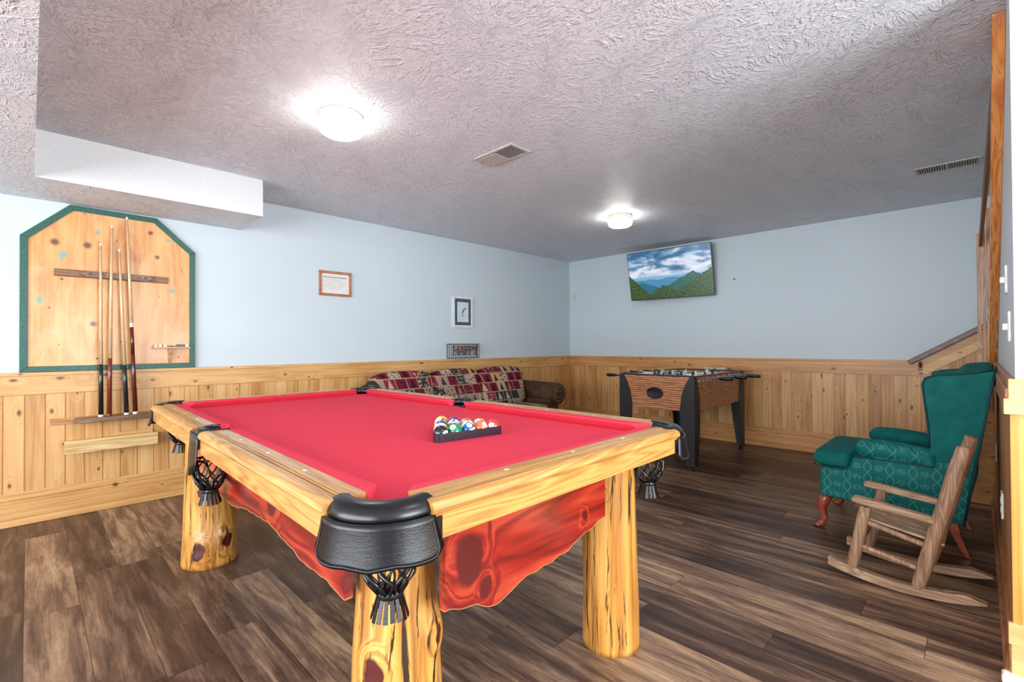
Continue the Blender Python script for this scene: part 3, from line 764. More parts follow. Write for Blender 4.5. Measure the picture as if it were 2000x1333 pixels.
prism(bm, [(.028, -5.64, .640)]+[(x, y, .640) for y, x in prof]+[(.028, -5.11, .640)], (0, 0, .032)); obj('ledge', bm, M_WALNUT_G, low, bevel=.006)
shelf = empty('wall_shelf', (.05, -5.43, .47), 'pale pine box shelf mounted low on the wainscot under the cues', 'shelf')
M_PALE = wood('pale_pine', [(244, 218, 166), (226, 190, 128), (176, 128, 70)], 'y', .4, .8, ring=12)
bm = nb(); box(bm, .088, .106, -5.69, -5.18, .437, .525); obj('front_board', bm, M_PALE, shelf, bevel=.003)
bm = nb(); box(bm, .015, .088, -5.685, -5.185, .50, .518); obj('shelf_board', bm, M_PALE, shelf, bevel=.002)
bm = nb(); box(bm, .015, .028, -5.40, -5.20, .518, .545); obj('back_strip', bm, M_PINE_HY, shelf, bevel=.002)
cue_specs = [((26, 26, 30), 'black-butted cue with white ring, leftmost in the rack', .696, 1.900), ((120, 52, 34), 'reddish-brown-butted cue, second from the left in the rack', .674, 2.040),
             ((30, 32, 36), 'shortest cue with black butt, third from the left in the rack', .688, 1.872), ((92, 28, 26), 'tallest cue with dark maroon butt and white joint, rightmost in the rack', .690, 2.115)]
for (yb, yt), (col, lab, zb, zt) in zip(cue_y, cue_specs):
    zb = .6735
    a, b = Vector((.098, yb, zb)), Vector((.046 if yt else 0, yt, zt)); L = (b-a).length; d = (b-a)/L
    # keep the shaft in front of the clip bar
    bx = .078; b.x = bx-.012; d = (b-a).normalized(); L = (b-a).length
    q = empty('pool_cue', a, lab, 'pool cue', 'cues in the wall rack')
    P = lambda t: a+d*L*t
    bm = nb(); tube(bm, [P(.012), P(.22), P(.30)], [.0148, .0135, .0120], 14); obj('butt', bm, plain(col, .2, name='cue_butt_%d' % col[0], coat=.5), q, smooth=True)
    bm = nb(); tube(bm, [P(0), P(.012)], .0152, 14); obj('bumper_ring', bm, M_WHITE if col[0] != 120 else plain((110, 70, 50), .5, name='brown_bumper'), q)
    if col[0] == 92:
        bm = nb(); tube(bm, [P(.30), P(.44)], [.0120, .0112], 14); obj('sleeve', bm, plain(col, .2, name='cue_butt_92', coat=.5), q, smooth=True)
        bm = nb(); tube(bm, [P(.44), P(.462)], .0114, 14); obj('joint', bm, M_WHITE, q, smooth=True)
        t0 = .462
    else:   # spliced points running into the shaft
        bm = nb()
        for k in range(4):
            ang = R(45+90*k); a_, b_ = frame(d); s = (a_*math.cos(ang)+b_*math.sin(ang))
            pts = [P(.30)+s*.0062, P(.36)+s*.0076, P(.44)+s*.0108]
            tube(bm, pts, [.0062, .004, .0006], 8)
        obj('splice', bm, plain(col, .2, name='cue_butt_%d' % col[0], coat=.5), q, smooth=True); t0 = .30
    bm = nb(); tube(bm, [P(t0), P(.7), P(.985)], [.0119 if t0 < .4 else .0112, .0092, .0064], 14); obj('shaft', bm, plain((214, 182, 144), .3, name='maple_shaft', coat=.4), q, smooth=True)
    bm = nb(); tube(bm, [P(.985), P(.997), P(1)], [.0068, .0068, .005], 12); obj('tip', bm, plain((226, 230, 226), .5, name='ferrule'), q, smooth=True)
# chalk shelf
cs = empty('chalk_shelf', (.02, -5.08, 1.16), 'small T-shaped wooden chalk shelf at the lower right of the plywood board', 'shelf')
M_TAN = wood('tan_shelf', [(232, 190, 150), (206, 158, 116), (160, 108, 72)], 'y', .45)
bm = nb(); box(bm, .0145, .075, -5.205, -4.968, 1.150, 1.163); obj('shelf_board', bm, M_TAN, cs, bevel=.002)
bm = nb(); prism(bm, [(.0145, -5.105, 1.15), (.062, -5.105, 1.15), (.045, -5.105, 1.10), (.02, -5.105, 1.040), (.0145, -5.105, 1.040)], (0, .022, 0)); obj('bracket', bm, M_TAN, cs, bevel=.002)
CH = [(-5.185, 'pale green cube of cue chalk at the left end of the chalk shelf', (196, 222, 206)), (-5.16, 'white cube of cue chalk, second from the left on the chalk shelf', (226, 234, 228)), (-5.13, 'light cube of cue chalk left of the shelf bracket', (214, 226, 220)),
      (-5.09, 'flat dark red block lying above the shelf bracket', (110, 58, 50)), (-5.045, 'dark green cube of cue chalk right of the shelf bracket', (60, 120, 104)), (-5.015, 'dark teal cube of cue chalk beside the white one', (70, 130, 118)), (-4.99, 'white cube of cue chalk at the right end of the chalk shelf', (230, 236, 232))]
for y, lab, col in CH:
    bm = nb(); h = .006 if col[0] == 110 else .017; wd = .018 if col[0] == 110 else .010
    box(bm, .04, .06, y-wd, y+wd, 1.1635, 1.1635+h)
    o = obj('cue_chalk', bm, plain(col, .8, name='chalk_%d' % col[0]), None, org=(.05, y, 1.1635), bevel=.001); tag(o, lab, 'chalk', 'chalk cubes on the small shelf')
    bm = nb(); bmesh.ops.create_cone(bm, cap_ends=True, segments=16, radius1=.006, radius2=.006, depth=.001, matrix=Matrix.Translation((.05, y, 1.1635+h+.0003)))
    obj('worn_top', bm, plain((70, 110, 130), .9, name='blue_chalk_dust'), o)

# ---------------------------------------------------------------- pictures on the left wall
def framed(name, y0, y1, z0, z1, fw, fm, label, cat, depth=.018):
    t = empty(name, (0, (y0+y1)/2, (z0+z1)/2), label, cat)
    bm = nb()
    O = [(y0, z0), (y1, z0), (y1, z1), (y0, z1)]; I = [(y0+fw, z0+fw), (y1-fw, z0+fw), (y1-fw, z1-fw), (y0+fw, z1-fw)]
    for i in range(4):
        j = (i+1) % 4; prism(bm, [(.001, *O[i]), (.001, *O[j]), (.001, *I[j]), (.001, *I[i])], (depth, 0, 0))
    obj('frame', bm, fm, t, bevel=.003); return t
t = framed('framed_certificate', -3.919, -3.592, 1.652, 1.893, .024, wood('certificate_frame', [(206, 150, 116), (182, 120, 86), (140, 84, 56)], 'y', .4), 'thin wooden framed certificate with fine print on the left wall', 'picture')
bm = nb(); box(bm, .001, .006, -3.896, -3.615, 1.675, 1.870); pp = obj('paper', bm, plain((232, 228, 222), .6, nz=.02, name='certificate_paper'), t)
bm = nb(); yy = 1.835
rng = random.Random(3)
x = -3.87
while x < -3.65: w_ = rng.uniform(.008, .018); box(bm, .006, .0064, x, x+w_, 1.829, 1.838); x += w_+.003
for k, (a, b) in enumerate(((-3.85, -3.68), (-3.86, -3.66), (-3.86, -3.66), (-3.87, -3.65), (-3.85, -3.67), (-3.81, -3.70))):
    z = 1.812-k*.018; x = a
    while x < b: w_ = rng.uniform(.006, .02); box(bm, .006, .0064, x, min(b, x+w_), z-.0012, z+.0012); x += w_+.004
obj('print', bm, plain((120, 120, 140), .7, name='grey_ink'), pp)
t = framed('framed_picture', -2.301, -1.985, 1.378, 1.760, .030, plain((222, 228, 232), .4, name='white_frame'), 'white framed small picture with dark grey mat above the sofa', 'picture')
bm = nb(); box(bm, .001, .010, -2.271, -2.015, 1.408, 1.730); obj('mat_board', bm, plain((76, 88, 96), .6, name='slate_mat'), t)
bm = nb(); box(bm, .010, .0115, -2.232, -2.054, 1.447, 1.691); art = obj('art_print', bm, plain((214, 226, 230), .5, nz=.03, name='art_paper'), t)
bm = nb(); pts = [(-2.16, 1.55), (-2.15, 1.59), (-2.12, 1.615), (-2.09, 1.622), (-2.10, 1.606), (-2.125, 1.59), (-2.135, 1.56)]
prism(bm, [(.0116, y, z) for y, z in pts], (.0004, 0, 0)); obj('leaping_shape', bm, plain((92, 104, 112), .6, name='slate_ink'), art)
bm = nb(); prism(bm, [(.0116, y, z) for y, z in ((-2.18, 1.535), (-2.15, 1.55), (-2.11, 1.52), (-2.13, 1.51), (-2.16, 1.52))], (.0004, 0, 0)); obj('splash_shape', bm, plain((168, 194, 206), .6, name='pale_ink'), art)
# HAPPY wire sign
hs = empty('happy_sign', (0, -2.145, 1.015), 'small wire wall sign spelling HAPPY above the sofa', 'sign')
bm = nb(); y0, y1, z0, z1 = -2.385, -1.915, 1.012, 1.178
for a, b in (((y0, z0), (y1, z0)), ((y1, z0), (y1, z1)), ((y1, z1), (y0, z1)), ((y0, z1), (y0, z0))):
    tube(bm, [(.05, *a), (.05, *b)], .004, 6); tube(bm, [(.006, *a), (.006, *b)], .004, 6)
for a in ((y0, z0), (y1, z0), (y1, z1), (y0, z1)): tube(bm, [(.006, *a), (.05, *a)], .004, 6)
for i in range(1, 16):
    y = y0+(y1-y0)*i/16; tube(bm, [(.05, y, z0), (.05, y, z1)], .0022, 5)
obj('wire_frame', bm, plain((70, 76, 78), .5, .5, name='dark_wire'), hs)
tb = text_bm('HAPPY', .150, .004, shear=.12); k = .0
xs = [v.co.x for v in tb.verts]; s = .40/(max(xs)-min(xs))
for v in tb.verts: v.co = Vector((.062+v.co.z, -2.15+v.co.x*s, 1.097+v.co.y))
obj('lettering', tb, plain((104, 66, 50), .6, name='rusty_brown'), hs)
tb = nb()
for yy in (-2.33, -2.25, -2.165, -2.085, -1.99):   # serifs that make the letters ornate
    for zz in (1.045, 1.150): tube(tb, [(.064, yy-.022, zz), (.066, yy, zz+.006), (.064, yy+.022, zz)], .0045, 6)
obj('flourish', tb, plain((104, 66, 50), .6, name='rusty_brown'), hs)

# ================================================================== SOFA
sofa = empty('sofa', (.55, -2.5, 0), 'brown sofa with patchwork lodge-pattern back cushions against the left wall', 'sofa')
def m_patch():
    t = NT('lodge_patchwork'); v = t.co(); x, y, z = t.sep(v)
    v2 = t.M('MULTIPLY', z, 9.5); u = t.M('MULTIPLY', t.M('ADD', y, t.M('MULTIPLY', z, .25)), 8.0)
    row = t.M('FLOOR', v2); uo = t.M('ADD', u, t.M('MULTIPLY', row, .37)); ci = t.M('FLOOR', uo)
    r1 = t.wn(t.comb(ci, row, 4.2)); r2 = t.wn(t.comb(ci, row, 8.8))
    base = t.ramp(r1, [(0, (112, 30, 48)), (.30, (132, 44, 56)), (.42, (176, 156, 132)), (.54, (54, 50, 48)), (.72, (150, 130, 112)), (.84, (96, 28, 42)), (.93, (190, 150, 100))], 'CONSTANT')
    fu = t.M('SUBTRACT', t.M('FRACT', uo), .5); fv = t.M('FRACT', v2)
    # small tree: jagged triangle
    wid = t.M('MULTIPLY', t.M('SUBTRACT', 1.0, fv), t.M('MULTIPLY_ADD', t.M('FRACT', t.M('MULTIPLY', fv, -4.0)), .16, .20))
    tree = t.M('MULTIPLY', t.M('LESS_THAN', t.M('ABSOLUTE', fu), wid), t.M('GREATER_THAN', fv, .12))
    tree = t.M('MULTIPLY', tree, t.M('LESS_THAN', fv, .92))
    blob = t.M('GREATER_THAN', t.noise(t.comb(t.M('MULTIPLY', uo, 1.0), v2, 0), 4.5, 3, .6), .56)
    fig = t.M('ADD', t.M('MULTIPLY', tree, t.M('GREATER_THAN', r2, .55)), t.M('MULTIPLY', blob, t.M('LESS_THAN', r2, .56)), clamp=True)
    figc = t.ramp(r1, [(0, (60, 20, 30)), (.30, (186, 160, 130)), (.42, (46, 48, 50)), (.60, (176, 166, 152)), (.72, (60, 52, 50)), (.84, (150, 110, 90)), (.93, (70, 40, 36))], 'CONSTANT')
    col = t.mix(fig, base, figc)
    edge = t.M('GREATER_THAN', t.M('ABSOLUTE', fu), .465); e2 = t.M('GREATER_THAN', t.M('ABSOLUTE', t.M('SUBTRACT', fv, .5)), .455)
    col = t.mix(t.M('MULTIPLY', t.M('MAXIMUM', edge, e2), .8), col, (176, 150, 124))
    t.bump(t.noise(v, 160, 3), .3, .002)
    return t.done(col, .9, spec=.15)
M_PATCH = m_patch()
t_ = NT('brown_suede'); gv = t_.noise(t_.co(), 9, 4, .6); t_.bump(t_.noise(t_.co(), 200, 2), .15, .001)
M_SUEDE = t_.done(t_.ramp(gv, [(.3, (52, 36, 24)), (.7, (88, 64, 44))]), .85, spec=.2)
def crease(o, s=1): return o
bm = nb(); soft(bm, .30, .92, -3.52, -1.60, .30, .47, .25); 
SA, SB = -3.56, -1.56
bm.free(); bm = nb(); box(bm, .10, .90, SA, SB, .07, .30); obj('base', bm, M_SUEDE, sofa, bevel=.03, seg=3)
bm = nb(); soft(bm, .08, .34, SA-.07, SB+.04, .24, .80, .30, nu=40); obj('back_frame', bm, M_SUEDE, sofa, smooth=True)
n3 = 3; L3 = (SB-SA)/n3
for i in range(n3):
    y0 = SA+L3*i+.005; y1 = SA+L3*(i+1)-.005
    bm = nb(); soft(bm, .34, .95, y0, y1, .29, .47, .3, puff=.12); obj('seat_cushion', bm, M_PATCH, sofa, smooth=True)
# the back is one patterned roll divided into puffed cushions with rolled tops
spans = [(-3.60, -2.94), (-2.93, -2.30), (-2.29, -1.60)]
for y0, y1 in spans:
    M_ = Matrix.Translation((.42, (y0+y1)/2, .66)) @ Matrix.Rotation(R(-14), 4, 'Y')
    bm = nb(); soft(bm, -.12, .13, -(y1-y0)/2, (y1-y0)/2, -.22, .225,   .32, nu=44, nv=30, puff=.10, M=M_); obj('back_cushion', bm, M_PATCH, sofa, smooth=True)
for s, ya in ((-1, SA), (1, SB)):
    yc = ya+s*.115
    bm = nb(); box(bm, .10, .88, min(ya, ya+s*.20), max(ya, ya+s*.20), .07, .52)
    ap = obj('arm_panel', bm, M_SUEDE, sofa, bevel=.03, seg=3)
    bm = nb(); tube(bm, [(.10, yc+s*.02, .60), (.14, yc+s*.02, .60), (.90, yc+s*.02, .575), (.925, yc+s*.02, .575)], [.10, .122, .132, .120], 28); a = obj('arm', bm, M_SUEDE, sofa, smooth=True, label='rolled brown suede arm with nailhead trim')
    bm = nb(); yc2 = yc+s*.02
    for k in range(22):
        an = 2*math.pi*k/22; bmesh.ops.create_icosphere(bm, subdivisions=1, radius=.008, matrix=Matrix.Translation((.926, yc2+.088*math.cos(an), .575+.088*math.sin(an))))
    for k in range(8):
        an = 2*math.pi*k/8; bmesh.ops.create_icosphere(bm, subdivisions=1, radius=.008, matrix=Matrix.Translation((.926, yc2+.045*math.cos(an), .575+.045*math.sin(an))))
    obj('nailheads', bm, plain((150, 130, 100), .35, .6, name='antique_brass'), a, smooth=True)['kind'] = 'stuff'
for x in (.16, .82):
    for y in (SA+.05, SB-.05):
        bm = nb(); lathe(bm, (x, y, 0), [(.022, 0), (.03, .07)], 16); obj('leg', bm, plain((60, 36, 24), .4, name='dark_wood_foot'), sofa)

# ================================================================== FOOSBALL TABLE
FX0, FX1, FY0, FY1, FZ = 1.885, 2.64, -1.60, -.33, .868
foos = empty('foosball_table', (2.26, -.97, 0), 'foosball table with striped brown sides and curved black legs by the back wall', 'foosball table')
def m_zebra():
    t = NT('zebrano_laminate'); v = t.co(); x, y, z = t.sep(v); h = t.M('ADD', x, y)
    w = t.noise(t.comb(t.M('MULTIPLY', h, 1.6), 0, t.M('MULTIPLY', z, 14)), 3.5, 3, .6, .4)
    s = t.M('SINE', t.M('ADD', t.M('MULTIPLY', z, 300), t.M('MULTIPLY', w, 11)))
    return t.done(t.ramp(t.M('MULTIPLY_ADD', s, .5, .5), [(.1, (128, 78, 50)), (.4, (176, 114, 74)), (.9, (200, 138, 94))]), .35)
M_ZEB = m_zebra()
T = .028; CB = .535
def side_panel(p):
    bm = nb(); box(bm, *p); return obj('side_panel', bm, M_ZEB, foos, bevel=.002)
side_panel((FX0, FX1, FY0, FY0+T, CB, FZ-.012)); side_panel((FX0, FX1, FY1-T, FY1, CB, FZ-.012))
side_panel((FX0, FX0+T, FY0+T, FY1-T, CB, FZ-.012)); side_panel((FX1-T, FX1, FY0+T, FY1-T, CB, FZ-.012))
for a in ((FX0-.004, FX1+.004, FY0-.004, FY0+T+.004), (FX0-.004, FX1+.004, FY1-T-.004, FY1+.004)):
    bm = nb(); box(bm, *a, FZ-.012, FZ); obj('end_cap', bm, M_BLACK, foos, bevel=.003)
for a in ((FX0-.002, FX0+T, FY0+T+.004, FY1-T-.004), (FX1-T, FX1+.002, FY0+T+.004, FY1-T-.004)):
    bm = nb(); box(bm, *a, FZ-.012, FZ-.002); obj('side_cap', bm, plain((120, 82, 64), .4, name='brown_cap'), foos, bevel=.002)
bm = nb(); box(bm, FX0+T, FX1-T, FY0+T, FY1-T, FZ-.095, FZ-.085); obj('playfield', bm, plain((228, 236, 238), .4, name='white_playfield'), foos)
for xa in (FX0+T, FX1-T-.006):
    bm = nb(); box(bm, xa, xa+.006, FY0+T, FY1-T, FZ-.085, FZ-.014); obj('inner_wall', bm, plain((224, 232, 238), .4, name='white_inner'), foos)
# decal strip with light squares along the outer side
bm = nb()
for k in range(12):
    y = FY0+.10+k*.09; box(bm, FX1, FX1+.0012, y, y+.055, FZ-.062, FZ-.036)
obj('rod_decal', bm, plain((220, 205, 198), .4, name='pale_decal'), foos)
# ball return
bm = nb(); xc = (FX0+FX1)/2-.005; zc = .690
def ell(rx, rz, y, n=36): return [(xc+rx*math.cos(2*math.pi*i/n), y, zc+rz*math.sin(2*math.pi*i/n)) for i in range(n)]
loft(bm, [ell(.088, .058, FY0-.001), ell(.088, .058, FY0-.010), ell(.074, .046, FY0-.011), ell(.066, .040, FY0-.003), ell(.05, .03, FY0-.0015)])
obj('ball_return', bm, M_DKPLASTIC, foos, smooth=False, bevel=.002)
bm = nb(); tube(bm, [ell(.080, .052, FY0-.011)[i % 36] for i in range(37)], .002, 6); obj('return_rim', bm, plain((70, 74, 80), .3, name='grey_rim'), foos)
# rods, players, handles
for k in range(8):
    y = FY0+.13+k*(FY1-FY0-.26)/7; z = FZ-.032
    side = 1 if k in (0, 1, 3, 5) else -1
    shift = [0.02, -.03, .05, 0, -.04, .03, -.02, .04][k]
    bm = nb(); xa, xb = FX0-.16+shift, FX1+.16+shift
    if side > 0: xa = FX0-.07+shift
    else: xb = FX1+.07+shift
    if k == 0: xa = FX0-.14; side = -1; xb = FX1+.05
    tube(bm, [(xa, y, z), (xb, y, z)], .0075, 10); rod = obj('rod', bm, M_CHROME, foos, smooth=True)
    hx = (xb, xb+.12) if side > 0 else (xa-.12, xa)
    bm = nb(); tube(bm, [(hx[0], y, z), (hx[0]+.02, y, z), (hx[1]-.03, y, z), (hx[1], y, z)] if side > 0 else [(hx[0], y, z), (hx[0]+.03, y, z), (hx[1]-.02, y, z), (hx[1], y, z)], [.012, .017, .017, .012] if side > 0 else [.012, .019, .016, .012], 14)
    obj('handle', bm, M_DKPLASTIC, rod, smooth=True)
    cnt = [1, 2, 3, 5, 5, 3, 2, 1][k]; m = plain((40, 44, 52), .4, name='dark_player') if k in (0, 1, 3, 5) else plain((214, 224, 190), .4, name='pale_player')
    for i in range(cnt):
        x = FX0+(FX1-FX0)*(i+1)/(cnt+1)+shift*.8
        bm = nb(); box(bm, x-.013, x+.013, y-.009, y+.009, z-.010, z+.022); box(bm, x-.010, x+.010, y-.006, y+.006, z-.045, z-.010); bmesh.ops.create_uvsphere(bm, u_segments=10, v_segments=8, radius=.011, matrix=Matrix.Translation((x, y, z+.031)))
        obj('player', bm, m, rod, bevel=.002)
for (x, y) in ((FX0+.30, FY0+.008), (FX1-.30, FY1-.008)):   # score counters
    for dx in (-.07, .07) if y > -1 else (0,):
        bm = nb(); box(bm, x+dx-.055, x+dx+.055, y-.004, y+.004, FZ, FZ+.006); box(bm, x+dx-.055, x+dx-.051, y-.004, y+.004, FZ, FZ+.026); box(bm, x+dx+.051, x+dx+.055, y-.004, y+.004, FZ, FZ+.026); box(bm, x+dx-.05, x+dx+.05, y-.003, y+.003, FZ+.010, FZ+.024)
        obj('score_counter', bm, plain((188, 192, 192), .4, name='score_grey'), foos)
# curved legs, each an L of two shaped plates
def leg_w(z):   # plate width against height
    t = z/FZ
    for (a, wa), (b, wb) in zip(((0, .075), (.25, .105), (.5, .135), (.63, .140), (.8, .120), (.92, .080), (1, .035)), ((.25, .105), (.5, .135), (.63, .140), (.8, .120), (.92, .080), (1, .035), (1.01, .03))):
        if a <= t <= b: return wa+(wb-wa)*(t-a)/(b-a)
    return .035
for cx, sx in ((FX0, 1), (FX1, -1)):
    for cy, sy in ((FY0, 1), (FY1, -1)):
        bm = nb(); zs = [.035+(FZ-.013-.035)*i/24 for i in range(25)]
        o1 = .012
        prism(bm, [(cx-sx*o1, cy-sy*o1, z) for z in zs]+[(cx-sx*o1+sx*leg_w(z), cy-sy*o1, z) for z in zs[::-1]], (0, sy*.011, 0))
        prism(bm, [(cx-sx*o1, cy-sy*(o1-.011), z) for z in zs]+[(cx-sx*o1, cy-sy*(o1-.011)+sy*leg_w(z)*.85, z) for z in zs[::-1]], (sx*.011, 0, 0))
        lg = obj('leg', bm, M_BLACK, foos)
        bm = nb(); lathe(bm, (cx+sx*.025, cy+sy*.02, 0), [(.028, 0), (.03, .008), (.012, .012), (.012, .045)], 18); obj('levelling_foot', bm, M_DKPLASTIC, lg, smooth=True)

# ================================================================== TELEVISION
tv = empty('television', (1.75, 0, 2.05), 'wall mounted flat television showing blue green mountains under clouds', 'television')
tl, tr = Vector((1.184, -.30, 2.361)), Vector((2.235, -.16, 2.385))
bl, br = Vector((1.200, -.215, 1.744)), Vector((2.262, -.11, 1.748))
def m_screen():
    t = NT('television_picture'); v = t.co('UV'); u, w, _ = t.sep(v)
    def ridge(base, amp, scale, seed, det=3):
        return t.M('ADD', base if not isinstance(base, float) else base, t.M('MULTIPLY', t.M('SUBTRACT', t.noise(t.comb(t.M('MULTIPLY', u, scale), seed, 0), 1, det, .55), .5), amp))
    cl = t.noise(t.comb(t.M('MULTIPLY', u, 2.2), t.M('MULTIPLY', w, 3.6), 3.3), 1.6, 5, .6, .4)
    sky = t.ramp(t.M('ADD', cl, t.M('MULTIPLY_ADD', w, -.30, .20)), [(.36, (40, 92, 134)), (.46, (92, 134, 168)), (.54, (184, 196, 214)), (.66, (226, 228, 238))])
    col = sky
    haze = t.smooth(w, .60, .40); col = t.mix(haze, col, (186, 204, 224))
    def layer(col, h, c, soft=.006): return t.mix(t.smooth(t.M('SUBTRACT', h, w), -soft, soft), col, c)
    col = layer(col, ridge(.46, .14, 3.0, 1.0), (120, 164, 200))
    col = layer(col, ridge(.40, .18, 4.5, 5.0), (62, 128, 164))
    pk = t.M('SUBTRACT', .50, t.M('MULTIPLY', t.M('ABSOLUTE', t.M('SUBTRACT', u, .78)), .85)); pk = ridge(pk, .10, 9, 2.0)
    col = layer(col, pk, t.ramp(t.noise(v, 30, 3), [(.3, (22, 72, 74)), (.7, (44, 106, 84))]))
    p2 = t.M('SUBTRACT', .36, t.M('MULTIPLY', t.M('ABSOLUTE', t.M('SUBTRACT', u, .16)), .70)); p2 = ridge(p2, .08, 7, 6.0)
    col = layer(col, p2, (24, 98, 120))
    tn = t.noise(t.comb(t.M('MULTIPLY', u, 1.7), w, 1), 34, 5, .7)
    trees = t.ramp(tn, [(.32, (10, 26, 18)), (.52, (38, 74, 32)), (.72, (120, 148, 52))])
    a = t.M('MAXIMUM', t.M('SUBTRACT', .52, t.M('MULTIPLY', u, 1.75)), t.M('SUBTRACT', t.M('MULTIPLY', u, 1.02), .48))
    b = t.M('MAXIMUM', a, t.M('SUBTRACT', .26, t.M('MULTIPLY', t.M('ABSOLUTE', t.M('SUBTRACT', u, .43)), .9)))
    b = t.M('MAXIMUM', b, .10); b = ridge(b, .16, 26, 9.0, 4)
    col = layer(col, b, trees, .004)
    t.put(t.b.inputs['Emission Color'], col); t.b.inputs['Emission Strength'].default_value = .80
    return t.done((12, 12, 14), .25, spec=.3)
nrm = (tr-tl).cross(bl-tl).normalized(); cam_ = Vector((4.5001, -5.8614, 1.1592)); br = cam_+(br-cam_)*((tl-cam_).dot(nrm)/(br-cam_).dot(nrm))
if nrm.y > 0: nrm = -nrm
bm = nb(); prism(bm, [tl, tr, br, bl], -nrm*.03); obj('housing', bm, M_DKPLASTIC, tv, bevel=.002)
me_b = nb(); uvl = me_b.loops.layers.uv.new('uv'); e = .008
ux = (tr-tl).normalized(); uz = (tl-bl).normalized()
ps = [bl+ux*e+uz*(e*1.6), br-ux*e+uz*(e*1.6), tr-ux*e-uz*e, tl+ux*e-uz*e]
vs = [me_b.verts.new(p+nrm*.0012) for p in ps]; vb = [me_b.verts.new(p+nrm*.0002) for p in ps]
f = me_b.faces.new(vs)
for l, uv in zip(f.loops, ((0, 0), (1, 0), (1, 1), (0, 1))): l[uvl].uv = uv
for i in range(4): me_b.faces.new((vs[i], vb[i], vb[(i+1) % 4], vs[(i+1) % 4]))
obj('screen', me_b, m_screen(), tv, label='lit screen with a mountain view')
bm = nb(); box(bm, 1.55, 1.95, -.012, -.001, 1.9, 2.2); box(bm, 1.72, 1.78, -.17, -.012, 2.03, 2.09); obj('wall_bracket', bm, M_DKPLASTIC, tv)

# plates and sensors
bm = nb(); box(bm, .045, .105, -.022, -.001, 1.845, 1.93); o = obj('wall_sensor', bm, plain((212, 214, 190), .45, name='cream_plastic'), None, org=(.075, 0, 1.885), bevel=.004); tag(o, 'small cream wall plate beside the far corner of the room', 'wall plate')
bm = nb(); bmesh.ops.create_cone(bm, cap_ends=True, segments=10, radius1=.008, radius2=.008, depth=.02, matrix=Matrix.Translation((2.45, -.011, 1.93)) @ Matrix.Rotation(R(90), 4, 'X')); o = obj('wall_screw', bm, M_DKPLASTIC, None, org=(2.45, 0, 1.93)); tag(o, 'tiny dark screw in the back wall right of the television', 'screw')
def plate(name, y, z, h, label, cat, sw=True):
    t = empty(name, (W_R, y, z), label, cat)
    x = W_R-.014 if z < .9 else W_R
    bm = nb(); box(bm, x-.008, x-.0002, y-.037, y+.037, z-h/2, z+h/2); p = obj('cover_plate', bm, M_WHITE, t, bevel=.002)
    bm = nb()
    if sw: box(bm, x-.022, x-.006, y-.005, y+.005, z-.012, z+.012); obj('toggle', bm, M_WHITE, t, bevel=.001)
    else:
        box(bm, x-.010, x-.007, y-.016, y+.016, z+.008, z+.034); box(bm, x-.010, x-.007, y-.016, y+.016, z-.034, z-.008); obj('socket', bm, M_WHITE, t, bevel=.001)
plate('light_switch', -3.02, 1.42, .115, 'upper white light switch on the right wall near its end', 'light switch')
plate('light_switch', -3.24, 1.22, .115, 'lower white light switch on the right wall near its end', 'light switch')
plate('wall_outlet', -1.75, .50, .115, 'white wall outlet on the right wainscot behind the armchair', 'outlet', False)
plate('wall_outlet', -2.75, .42, .115, 'white wall outlet on the right wainscot beside the rocking chair', 'outlet', False)

# ================================================================== STAIR PARTS ON THE RIGHT
hr = empty('wall_handrail', (4.3, -.07, 1.1), 'dark brown sloping handrail on the back wall rising to the right', 'handrail')
bm = nb(); a, b = Vector((4.036, -.072, .975)), Vector((4.575, -.072, 1.325)); d = (b-a).normalized(); n_ = Vector((-d.z, 0, d.x))
prism(bm, [a+n_*.022, b+n_*.022, b-n_*.022, a-n_*.022], (0, .038, 0)); obj('rail', bm, wood('dark_handrail', [(150, 104, 72), (112, 72, 48), (74, 46, 30)], 'x', .35), hr, bevel=.006)
bm = nb(); tube(bm, [(4.115, -.024, .935), (4.115, -.052, .94), (4.115, -.056, .985)], .009, 10); box(bm, 4.10, 4.13, -.030, -.022, .90, .965); obj('bracket', bm, plain((80, 60, 40), .35, .8, name='bronze'), hr, bevel=.002)
M_BAL = wood('stair_baluster_pine', [(226, 188, 156), (200, 152, 118), (156, 108, 80)], 'z', .45)
guard = empty('stair_guard', (4.55, -1.08, .8), 'wooden stair guard of slim upright slats beside the right wall', 'stair railing')
for x0, x1, zt, y in ((4.500, 4.522, 1.945, -1.085), (4.528, 4.545, 1.965, -1.115), (4.549, 4.572, 2.10, -1.16)):
    bm = nb(); box(bm, x0, x1, y-.02, y+.02, .70, zt); obj('slat', bm, M_BAL, guard, bevel=.002)
rl = empty('upper_handrail', (4.54, -1.6, 2.1), 'dark brown steep board above the slats of the stair guard', 'handrail')
bm = nb(); pts = [(4.512, -1.20, 1.83), (4.512, -1.20, 1.90), (4.560, -2.62, 2.437), (4.560, -2.62, 2.30)]
prism(bm, pts, (.018, 0, 0)); obj('board', bm, plain((124, 80, 40), .45, name='dark_brown_board'), rl, bevel=.002)
pk = empty('sloping_plank', (4.57, -2.4, 1.7), 'orange varnished sloping plank running up the right wall to the ceiling', 'plank')
def m_varn():
    t = NT('varnished_swirl_pine'); v = t.co(); y = t.sep(v)[2]
    w1 = t.noise(t.map(v, (9, .0, 2.2)), 2.0, 2, .5, 1.4); f = t.M('FRACT', t.M('MULTIPLY', w1, 5.0))
    return t.done(t.ramp(f, [(0, (220, 152, 86)), (.5, (206, 128, 62)), (.75, (182, 98, 44)), (1, (222, 156, 90))]), .3, coat=.4)
bm = nb()
prism(bm, [(4.552, -3.17, 2.30), (4.552, -3.24, 2.437), (4.552, -3.10, 2.437), (4.552, -1.45, 1.10), (4.552, -1.45, .98)], (.0375, 0, 0)); obj('board', bm, m_varn(), pk, bevel=.002)

